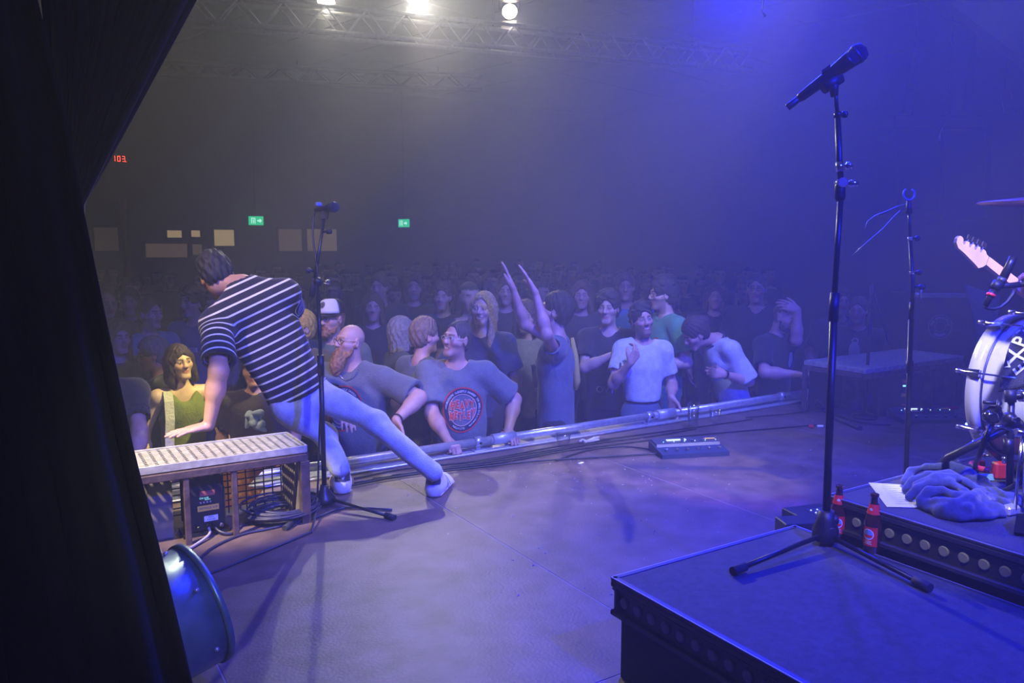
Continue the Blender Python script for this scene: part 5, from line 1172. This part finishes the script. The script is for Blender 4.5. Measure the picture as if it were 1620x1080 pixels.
# woman in the olive top, man in front of her and neighbours at the left
rec=person('young woman with dark bob in olive sleeveless top, lit yellow at left',285,574,5.15,-14,(-8,-4,5),(dict(r=(.12,.12,-.50)),dict(r=(.10,.05,-.52),pole=(.5,-.6,-.3))),h=.0095,bw=.90,bd=.95,shirt=(.16,.20,.03),sleeve=0,skin=(.66,.45,.36),hair='bob',haircol=(.035,.02,.014),vol=.014,fringe=.012,eyes=(-.15,.05),neck=.88,jaw=.97,neckr=.078,pants=(.45,.22,.07),arm=.95,fold=.003,keepbvh=1)
root,body,shirt,J,k,st=rec; R=J['Rb']
mb=MB(); pts=[J['S'][1]+R@(A(*q)*k) for q in((-.055,-.02,.05),(-.055,.055,.045),(-.05,.10,-.02),(-.045,.125,-.15),(-.035,.125,-.30),(-.03,.13,-.45))]
for a_,b_ in zip(pts[:-1],pts[1:]): mb.hull([x+R@(A(s*.032,0,0)*k)+R@A(0,t,0) for x in(a_,b_) for s in(-1,1) for t in(0,.006)])
part('cardigan_edge',mb,mat('pale_knit',(.55,.53,.46),.95,bump=.5),body)
rec=person('grey-haired person with glasses in dark clothes, in shade left of the woman in olive',240,561,5.55,80,(5,8,0),(None,None),h=.011,shirt=(.02,.02,.025),skin=(.42,.20,.16),hair='short',haircol=(.12,.11,.11),vol=.02,glasses=1,sleeve=1.6,pants=(.02,.02,.02))
rec=person('dark-haired man in blue tee looking right, behind the grey-haired person at left',238,497,6.45,-34,(-6,0,0),(None,dict(r=(.06,.02,-.5))),h=.010,shirt=(.04,.16,.30),skin=(.56,.36,.28),hair='short',haircol=DK,vol=.008,fringe=-.01,eyes=(0,0),stubble=.25,pants=(.03,.03,.04),sleeve=.85)
person('long-haired woman partly behind the black curtain edge',186,535,5.75,-20,(-10,0,0),h=.011,shirt=(.05,.05,.07),skin=(.5,.33,.27),hair='long',haircol=(.06,.04,.03),vol=.02,bw=.9,pants=(.02,.02,.02))
person('balding man at far left beyond the long-haired woman',170,482,7.3,-15,(0,0,0),h=.012,shirt=(.04,.04,.05),skin=(.45,.29,.25),haircol=GR,pants=(.02,.02,.02))
person('man in dark jacket with short dark hair between balding man and blue-tee man',205,478,7.6,10,(0,0,0),h=.012,shirt=(.03,.03,.035),sleeve=1.6,skin=(.45,.28,.24),hair='short',haircol=DK,pants=(.02,.02,.02))
rec=person('man in blue polo with pale chest stripe, left of the leaning man',303,480,7.0,35,(10,0,0),h=.011,shirt=(.05,.12,.22),skin=(.5,.32,.26),hair='curly',haircol=DK,vol=.016,pants=(.02,.02,.03),keepbvh=1)
front_print(rec,[('chest_stripe',Flat().rect(-.17,-.02,-.08,.02).rect(-.08,-.02,0,.02).rect(0,-.02,.08,.02).rect(.08,-.02,.17,.02),'print_pale')],0,-.03)
person('person mostly behind the black curtain, one bare arm on the rail',152,560,4.4,0,(0,0,0),(railhand(216,700),None),h=.011,shirt=(.03,.03,.035),skin=(.6,.36,.28),hair='short',haircol=DK,pants=(.02,.02,.02))
person('person in dark shirt half hidden between the leaning man and his arm',402,585,5.05,10,(0,0,0),(None,None),h=.012,bw=1.05,shirt=(.03,.025,.03),hem=-.02,skin=(.5,.3,.22),hair='short',haircol=DK,pants=(.62,.24,.06))
person('fair-haired person in dark jacket, lit yellow, right behind the leaning man',474,520,5.75,30,(22,-6,0),h=.0105,shirt=(.10,.09,.04),sleeve=1.6,skin=(.6,.4,.3),hair='short',haircol=(.5,.36,.06),vol=.018,fringe=-.01,pants=(.03,.03,.03))
# man with the trucker cap
rec=person('bearded man in white-fronted trucker cap and glasses, above the bald man',524,506,5.95,26,(14,-3,3),h=.0095,bw=1.1,shirt=(.10,.13,.10),skin=(.58,.36,.28),hair='short',haircol=(.28,.14,.06),vol=.004,beard=.02,beardcol=(.34,.18,.08),eyes=(.1,.05),glasses=1,pants=(.03,.03,.04),keepbvh=1)
root,body,shirt,J,k,st=rec; H,Rh=J['H'],J['Rh']; hp=lambda x,y,z:H+Rh@(A(x,y,z)*k)
def capfn(u,v):
    a=2*PI*u; z=.050+.105*math.sin(v*PI/2); s=math.cos(v*PI/2)**.55 if v<1 else 0; return hp(.092*s*math.sin(a),-.012+.112*s*math.cos(a)+.010*v*math.cos(a),z)
mb=MB(); 
def capgrid(u0,u1,name,m,lab=None):
    mb=MB().grid(lambda u,v:capfn(u0+(u1-u0)*u,v),18,9); o=part(name,mb,m,body,lab); solid(o,.004); return o
cf=capgrid(-.21,.21,'cap_front','paper','white cap front'); capgrid(.21,.79,'cap_mesh','black_plastic','dark cap back')
mb=MB().grid(lambda u,v: hp(.082*math.sin((u-.5)*2.6),.098*math.cos((u-.5)*2.6)-.012+v*.075*math.cos((u-.5)*1.8),.052-.012*v-.018*abs(u-.5)*2),12,5); o=part('cap_peak',mb,'black_plastic',body); solid(o,.004)
pm=capfn(.0,.40); bvc=BVHTree.FromPolygons([Vector(v.co)+Vector(ORG[root.name]) for v in cf.data.vertices],[tuple(p.vertices) for p in cf.data.polygons])
for g,m,of in((Flat().ring(0,.024,nr=3),'black_plastic',.007),(Flat().ring(.017,.0195,nr=1).text('Ø',.02),'print_pale',.0085)): part('cap_badge',g.project(bvc,np.array(pm),-Rh[:,0]*k,Rh[:,2]*k,of),m,body)
front_print(rec,[('print_lettering',Flat().text('N',.06,(.06,0),bold=.02),'print_white'),('print_block',Flat().rect(.0,-.03,.03,.03),'print_white'),('print_lettering',Flat().text('BOL',.05,(-.06,.0),bold=.02),'print_red')],0,.05)
# middle group
person('short-haired person in grey tee turned away to the right, left of the smiling man',673,532,5.6,-128,(10,2,0),h=.0095,bw=.98,shirt=(.11,.12,.14),skin=(.55,.31,.25),hair='swept',haircol=(.20,.13,.09),vol=.014,pants=(.03,.03,.04))
person('grey long-haired person in dark top facing right, behind the grey tee',637,527,6.3,-105,(0,0,0),h=.010,shirt=(.05,.06,.09),skin=(.5,.3,.26),hair='bob',haircol=(.22,.2,.19),vol=.02,pants=(.03,.03,.04))
rec=person('woman with long fair hair in navy top smiling behind the smiling man',764,490,6.15,8,(10,-4,-4),(None,dict(r=(.05,.25,-.22),curl='relax')),h=.0095,bw=.95,shirt=(.03,.04,.10),skin=(.56,.36,.30),hair='long',haircol=(.36,.26,.16),vol=.012,fringe=-.015,smile=1,eyes=(0,0),pants=(.03,.03,.04),keepbvh=1)
front_print(rec,[('print_emblem',Flat().ring(0,.07,nr=3),'print_orange')],-.05,-.12)
rec=person('person in long slate tee throwing both bare arms up, mid crowd',878,492,5.65,95,(5,-12,0),(dict(w=at_d(847,464,5.2),fw=-RT*.5+UP,nw=-RT,curl='flat',pole=(.3,-.3,-1)),dict(w=at_d(812,458,5.65),fw=-RT*.35+UP,nw=-RT,curl='flat',pole=(.3,-.3,-1))),h=.010,arm=.86,shirt=(.13,.15,.20),hem=-.22,sleeve=.35,skin=(.52,.30,.26),hair='short',haircol=DK,vol=.014,pants=(.03,.03,.04))
root,body,shirt,J,k,st=rec; R=J['Rb']; mb=MB().tube([J['N']+R@(A(*q)*k) for q in((.02,-.10,.0),(-.02,-.125,-.12),(-.05,-.14,-.28),(-.05,-.13,-.34))],[.012,.022,.024,.014],8); part('yellow_scarf',mb,mat('ochre_scarf',(.50,.42,.10),.95),body)
rec=person('person in beige top with black cross strap, half behind the raised arms',832,502,6.35,12,(0,0,0),(dict(w=at_d(853,585,6.1),curl='hold',fw=UP*.3-FW,nw=RT),None),h=.0105,shirt=(.30,.29,.18),sleeve=.9,skin=(.5,.3,.22),hair='bob',haircol=BR,vol=.016,bw=.92,pants=(.03,.03,.04),keepbvh=1)
front_print(rec,[('cross_strap',Flat().add([(-.12,.15),(-.09,.16),(.10,-.02),(.07,-.03)],[(0,1,2,3)]).add([(.07,-.03),(.10,-.02),(.12,-.2),(.09,-.2)],[(0,1,2,3)]),'black_plastic')],0,0,.01)
p=rec[3]['W'][0]+nrm(-FW+UP*.2)*.10; t=thing('drinking_glass','glass held up by the person in the beige top','glass',p-A(0,0,.06)); part('tumbler',MB()._lathe([(.001,-.06),(.026,-.06),(.033,.06),(.031,.06),(.024,-.052),(.001,-.052)],14,p,A(0,0,1),False),'glass',t)
rec=person('woman in black tee with bare forearm across her waist, left of the white-tee man',962,488,6.4,8,(6,0,0),(None,dict(w=at_d(972,560,6.2),pole=(1,-.4,-.3),curl='relax')),h=.0105,bw=.95,shirt=(.02,.022,.03),vneck=1,skin=(.56,.38,.28),hair='curly',haircol=DK,vol=.02,pants=(.03,.03,.04),keepbvh=1)
front_print(rec,[('print_lettering',Flat().text('OVY',.075,(0,0),bold=.02),'print_pale')],0,-.27)
# right group
rec=person('grinning bearded man in white tee and jeans, hand to his chest',1016,506,6.12,-6,(-14,-2,8),(dict(w=at_d(1062,628,6.0),pole=(.25,-1,-.2),fw=(.1,-.2,-1),nw=(-1,-.3,0),curl='relax'),dict(w=at_d(997,574,5.9),pole=(.5,-.3,-1),fw=RT*.5+UP*.8,nw=(0,1,0),curl='hold')),h=.0095,bw=.86,shirt=(.62,.66,.70),skin=(.58,.35,.27),hair='curly',haircol=DK,vol=.014,stubble=.55,eyes=(-.1,0),smile=1,pants=(.10,.14,.22),hp=.014,sleeve=.66,flare=1.0,hem=.07)
rec=person('curly-haired man in green tee and glasses, looking left above the white-tee man',1048,466,6.85,62,(12,2,0),(dict(r=(.02,.22,-.28),curl='relax'),None),h=.0095,shirt=(.12,.36,.19),skin=(.62,.42,.32),hair='curly',haircol=DK,vol=.022,eyes=(0,0),glasses=1,stubble=.4,pants=(.05,.15,.22),keepbvh=1)
front_print(rec,[('shirt_badge',Flat().ring(0,.026,nr=2),'print_red'),('shirt_badge',Flat().rect(-.018,-.005,.018,.005),'print_white')],.08,.0)
rec=person('person in white ringer tee bending left, hair in a bun, glass in hand',1100,528,6.42,58,(12,34,-8),(dict(w=at_d(1146,592,6.25),fw=-RT+UP*.1,nw=FW*1.0,curl='hold',pole=(.2,-1,-1.2)),None),lean=20,neckfwd=.11,h=.0095,bw=.9,shirt=(.60,.62,.68),sleeve=.95,flare=1.2,skin=(.56,.33,.27),hair='bun',haircol=(.06,.035,.025),vol=.016,hem=-.16,pants=(.03,.04,.08))
root,body,shirt,J,k,st=rec; W_=J['W'][0]; d_=nrm(W_-J['E'][0]); part('wristwatch',MB().lathe([(.032,-.012),(.036,-.008),(.036,.008),(.032,.012)],14,W_-d_*.01,d_,cap=False),'black_plastic',body)
part('collar_band',MB().tube([J['N']+J['Rb']@(A(.078*math.cos(a),.015+.078*math.sin(a),.01-.035*math.sin(a))*k) for a in np.linspace(0,2*PI,19)[:-1]],.009,6,closed=True),mat('navy_band',(.03,.035,.07),.9),shirt)
p=W_+J['f'][0]*.095+UP*.02; t=thing('drinking_glass','glass in the hand of the person in the white ringer tee','glass',p-A(0,0,.06)); part('tumbler',MB()._lathe([(.001,-.06),(.026,-.06),(.033,.06),(.031,.06),(.024,-.052),(.001,-.052)],14,p,A(0,0,1),False),'glass',t)
person('tall man in black V-neck tee and glasses at the back right',1197,457,7.6,6,(0,0,0),h=.0105,bw=1.1,shirt=(.015,.016,.02),vneck=1,skin=(.5,.33,.3),hair='short',haircol=DK,vol=.006,glasses=1,stubble=.2,pants=(.02,.02,.03))
rec=person('bald bearded man in black tee with a hand on his forehead, rightmost at the rail',1240,502,6.75,-58,(-12,18,0),(dict(w=at_d(1262,490,6.62),fw=-RT*.9+UP*.35,nw=-RT*.5-FW*-.8,curl='relax',pole=(-1.0,1.0,-.5)),dict(w=at_d(1262,592,6.45),pole=(1,-.8,-.3),fw=RT,nw=(0,0,-1),curl='hold')),h=.0095,bw=1.08,arm=1.12,shirt=(.015,.016,.02),sleeve=.8,skin=(.52,.32,.28),haircol=(.06,.04,.03),buzz=1,beard=.03,beardcol=(.05,.035,.03),pants=(.02,.02,.03),keepbvh=1)
front_print(rec,[('print_emblem',Flat().ring(0,.035,nr=2,sy=2.0),'print_pale')],.03,-.02)
for px,py,d,ph,lb,sh in((1330,478,7.9,-20,'dim man behind the tall stand at the right','0'),(1358,492,7.3,10,'dim person in black tee with pale chest print, right of the tall stand','1'),(590,487,7.2,0,'dim short-haired man between cap man and grey long hair','0'),(700,470,7.6,12,'dim person just above the smiling man','0'),(920,468,7.6,0,'dim man behind the woman in black tee, left','0'),(990,455,8.0,0,'dim man in bright blue top behind the white-tee man','2'),(1130,470,8.2,-10,'dim person standing behind the one in the ringer tee','0'),(600,455,8.0,20,'dim tall man far behind the bald man','0'),(655,455,8.4,0,'dim person far behind the grey tee','0'),(800,462,7.8,0,'dim person behind the fair-haired woman','0')):
    rec=person(lb,px,py,d,ph,(0,0,0),h=.0125,shirt=((.03,.03,.04) if sh!='2' else (.05,.20,.45)),skin=(.45,.28,.25),hair=['short','curly','bob'][(px//10)%3],haircol=DK if px%2 else BR,vol=.012,pants=(.02,.02,.03),hp=.03,keepbvh=1)
    if sh=='1': front_print(rec,[('print_emblem',Flat().ring(0,.05,nr=2,sy=1.9).ring(.02,.03,(.0,.1),nr=1),'print_pale')],0,-.02)
# the bassist beyond the right edge, hand on the neck
q=lambda x,y,dd=3.55: at_d(x,y,dd)
nut=q(1557,413,3.56); tip=q(1512,386,3.50); hl=q(1611,455,3.64); nd=nrm(hl-nut); end=nut+nd*.78; bend=end+nd*.36
up_=nrm(UP-nd*(UP@nd)); nn=np.cross(up_,nd)
if nn@FW<0: nn=-nn
t=thing('bass_guitar','pale maple bass headstock and neck reaching in at the right','guitar',A(end[0],end[1],0))
part('neck',MB().hull([p+up_*s*w_+nn*z for p,w_ in((nut,.021),(end,.028)) for s in(-1,1) for z in(0,-.018)]),'maple',t)
part('fretboard',MB().hull([p+up_*s*w_+nn*z for p,w_ in((nut,.021),(end,.028)) for s in(-1,1) for z in(0.0,.006)]),'maple',t)
O2=[(0,-.020),(-.012,-.036),(-.028,-.050),(-.060,-.044),(-.125,-.036),(-.160,-.034),(-.178,-.020),(-.182,-.002),(-.174,.014),(-.160,.016),(-.150,.010),(-.146,-.006),(-.139,-.006),(-.134,.014),(-.116,.017),(-.112,.0),(-.105,.0),(-.100,.020),(-.086,.023),(-.082,.006),(-.075,.006),(-.070,.027),(-.056,.030),(-.052,.012),(-.045,.012),(-.040,.031),(-.026,.032),(-.014,.022),(0,.020)]
O2=[(a*1.13,b*1.1) for a,b in O2]; hv=[nut+nd*a+up_*b for a,b in O2]; n_=len(hv); mb=MB(); mb.add([v+nn*.0 for v in hv]+[v-nn*.015 for v in hv],[tuple(range(n_)),tuple(range(n_,2*n_))[::-1]]+[(i,(i+1)%n_,n_+(i+1)%n_,n_+i) for i in range(n_)]); part('headstock',mb,'maple',t)
for i in range(4):
    a=-.042-.031*i; c=nut+nd*a+up_*(.0-.007*i)+nn*.004; part('tuning_post',MB().cyl(c-nn*.004,c+nn*.016,.006,n=8),'chrome',t)
    k0=nut+nd*a+up_*(.028-.006*i); part('tuning_key',MB().tube([k0-nn*.008,k0+up_*.02-nn*.008],.004,6).hull([k0+up_*x+nd*y-nn*(.008+z) for x in(.02,.042) for y in(-.012,.012) for z in(-.003,.003)]),'chrome',t)
    part('string',MB().tube([c+nn*.010,nut+up_*(.012-.008*i)+nn*.010,end+nd*.2+up_*(.014-.009*i)+nn*.014],.0011,4),'steel',t)
O3=[(0,.05),(-.1,.13),(-.12,.19),(-.05,.2),(.08,.15),(.25,.17),(.36,.12),(.4,0),(.36,-.14),(.25,-.18),(.1,-.14),(.0,-.19),(-.06,-.17),(-.05,-.1),(0,-.05)]
hv=[end+nd*a+up_*b for a,b in O3]; n_=len(hv); mb=MB(); mb.add(hv+[v-nn*.045 for v in hv],[tuple(range(n_)),tuple(range(n_,2*n_))[::-1]]+[(i,(i+1)%n_,n_+(i+1)%n_,n_+i) for i in range(n_)]); part('guitar_body',mb,'red_plastic',t)
FL=FLOOR2; FLOOR2=0.
hp_=q(1606,468,3.62)
bp=end+nd*.12-nn*.20; 
az_=math.degrees(math.atan2(nn[0],nn[1]))
hd=A(bp[0],bp[1],1.66)+nd*-.05
px_=810+F*((hd-CP)@RT)/((hd-CP)@FW); py_=540-F*((hd-CP)@UP)/((hd-CP)@FW)
azc=math.degrees(math.atan2(hd[0],hd[1]))
hw=hp_-up_*.085+nd*.01-nn*.03
person('bass player beyond the right edge, only fretting hand in view',px_,py_,float((hd-CP)@FW),az_-180-azc,(0,10,0),(dict(w=hw,fw=up_*1.0-nd*.15,nw=nn,curl='hold',pole=(1,-.3,-1)),dict(w=end+nd*.2-up_*.02+nn*.06,fw=-nd*.3-up_,nw=-nn,curl='relax',pole=(1,-.5,0))),h=.011,shirt=(.1,.03,.03),skin=(.62,.34,.27),hair='short',haircol=BR,pants=(.03,.03,.05),hh=.006)
FLOOR2=FL
# crumpled pale cloth at the rail under the leaning man
S=SDF(); p0=at_y(398,668,4.55); R_=np.random.RandomState(6)
for i in range(9): a=p0+A(R_.uniform(-.05,.06),R_.uniform(-.03,.03),R_.uniform(-.04,.07)); S.rc(a,a+A(R_.uniform(-.05,.05),R_.uniform(-.03,.03),R_.uniform(-.05,.05)),.024,.012,.006)
V,Q=S.mesh(.007); o=A(p0[0],p0[1],p0[2]-.09); me=mkmesh('cloth',V-o,Q); me.materials.append(mat('pale_cloth',(.45,.6,.72),.8,bump=.4)); ob=link(bpy.data.objects.new('cloth',me)); ob.location=o; tag(ob,'crumpled pale blue cloth held up below the leaning man','cloth')
# ------------------------------------------------------------------ dark crowd further back
mm('crowd_cloth',(.1,.1,.1),.85,attr='Col',noise=.1)
def crowd_mesh(seed,up=False):
    R_=np.random.RandomState(seed); S=SDF(); X=A(1,0,0); bw=R_.uniform(.92,1.12)
    S.ec((0,0,.92),(0,0,1.36),(.16*bw,.12),(.18*bw,.115),X,.05); S.rc((-.18*bw,0,1.42),(.18*bw,0,1.42),.065,None,.05); S.rc((0,-.01,1.42),(0,0,1.6),.055,None,.03)
    H=A(0,.02,1.655); Rh=Rz(R_.uniform(-.5,.5)); head_prims(S,H,Rh,{},1.0)
    hs=R_.choice(3); S.ell(H+Rh@A(0,-.025,.045),A(.085,.10,.09),Rh,.01)
    if hs==2: S.ec(H+Rh@A(0,-.05,0),H+Rh@A(0,-.06,-.2),(.09,.06),(.10,.05),Rh[:,0],.03)
    for s in(-1,1):
        sh=A(s*.185*bw,0,1.415)
        if up and s==1: E=sh+A(.06,.12,.22);W=E+A(-.02,.05,.25)
        else: E=sh+A(s*.05,-.04,-.28);W=E+A(-s*.02,R_.uniform(.05,.2),-.16)
        S.rc(sh,E,.055,.045,.03); S.rc(E,W,.044,.03,.03); S.rc(W,W+nrm(W-E)*.14,.04,.025,.02)
        S.rc((s*.09,0,.9),(s*.10,0,.5),.088,.064,.04); S.rc((s*.10,0,.5),(s*.11,-.02,.06),.064,.05,.03); S.rc((s*.11,-.02,.05),(s*.13,.13,.03),.04,.03,.03)
    S.clip(A(0,0,-1),A(0,0,0)); V,Q=S.mesh(.024,[(H-.16,H+.16,.015)],pad=.05); V=smooth(V,Q,1,.3)
    P=(V-H)@Rh; c=np.tile(R_.uniform(.012,.06)*np.array([1,1,R_.uniform(1,1.4)]),(len(V),1)); sk=np.array([.42,.27,.22]); hc=R_.choice([.015,.03,.09])*np.array([1,.7,.5])
    c[V[:,2]<.92]=(.02,.02,.03); nk=(V[:,2]>1.47)&(abs(V[:,0])<.12)&(abs(V[:,1])<.14); c[nk]=sk
    hr=nk&(P[:,2]>-.04-(.2 if hs==2 else 0))&((P[:,2]>.07)|(P[:,1]<.015)&~((abs(P[:,0])>.068)&(P[:,2]<.03)&(P[:,1]>-.03))); c[hr]=hc
    c[nk&~hr]=skin_cols(V[nk&~hr],H,Rh,1.0,{'skin':sk,'haircol':hc}); arm=(abs(V[:,0])>.14)&(V[:,2]<1.24)&(V[:,2]>.7)|((V[:,2]>1.55)&(V[:,0]>.12)); c[arm]=sk
    HS.append(hs); me=mkmesh('person',V,Q,True,c); me.materials.append(M['crowd_cloth']); return me
HS=[]
CM=[crowd_mesh(100+i) for i in range(8)]
taken=[tuple(o.location[:2]) for o in COL.objects if o.name.startswith('person') and o.parent is None]
R_=np.random.RandomState(77); nC=0; CR=[]
for row in range(17):
    Y=6.3+row*.62
    x=-.6+.11*row+R_.uniform(0,.4)
    xmax=min(1.5+Y*1.02,11.5)
    while x<xmax:
        xx=x+R_.uniform(-.1,.1); yy=Y+R_.uniform(-.16,.16); x+=R_.uniform(.60,.95)+.015*row
        if any((xx-a)**2+(yy-b)**2<.34 for a,b in taken): continue
        if xx>8.2 and yy<6.5: continue
        taken.append((xx,yy)); vi=R_.randint(8); o=link(bpy.data.objects.new('person',CM[vi])); CR.append((o,row,xx,yy,HS[vi])); az=math.pi+math.atan2(xx-1.5,yy+1)*.8+R_.uniform(-.5,.5)
        s=R_.uniform(.95,1.07); o.location=(xx,yy,FLOOR2); o.rotation_euler=(0,0,-az); o.scale=(s,s,s)
        tag(o,'dim figure standing in the dark crowd farther back in the hall','person','dim figures in the dark crowd'); nC+=1
LM=[(150,'the curtain edge'),(238,'the man in blue tee'),(303,'the man in blue polo'),(345,"the leaning man's head"),(405,'the larger exit sign'),(445,'the striped back'),(508,'the left boom stand'),(553,'the bald man'),(600,'the gap right of the bald man'),(638,'the smaller exit sign'),(673,'the turned-away grey tee'),(722,'the smiling man'),(764,'the fair-haired woman'),(820,'the raised hands'),(878,'the slate tee'),(925,'the yellow scarf'),(962,'the black-tee woman'),(1016,'the white-tee man'),(1060,'the green-tee man'),(1110,'the ringer tee'),(1155,'the gap right of the ringer tee'),(1197,'the tall V-neck man'),(1240,'the rightmost bald man'),(1285,'the hand on the forehead'),(1320,'the tall stand'),(1370,'the far bench')]
ORD='first second third fourth fifth sixth seventh eighth ninth tenth eleventh twelfth thirteenth fourteenth fifteenth sixteenth seventeenth'.split()
G={}
for o,row,xx,yy,hs in CR:
    v=A(xx,yy,FLOOR2+1.66)-CP; px=810+F*(v@RT)/(v@FW); lm=min(LM,key=lambda l:abs(l[0]-px))[1]; G.setdefault((row,lm),[]).append((px,o,hs))
for (row,lm),L_ in G.items():
    L_.sort(key=lambda q:q[0])
    for n_,(px,o,hs) in enumerate(L_):
        side=('left of ','right of ')[n_] if len(L_)==2 else ('','left of ','just above ','right of ')[0 if len(L_)==1 else min(n_+1,3)]
        o['label']='dim %s figure, %s crowd row, %s%s'%('long-haired' if hs==2 else 'short-haired',ORD[row],side or 'in line with ',lm)
U={o.data.name:(len(o.data.polygons)*2,o.name) for o in COL.objects if o.type=='MESH'}
print('crowd',nC,'tris',sum(v[0] for v in U.values()),sorted(U.values())[-14:])
from collections import Counter
Ct=Counter()
for n_,nm in U.values(): Ct[nm.split('.')[0]]+=n_
print(Ct.most_common(12))
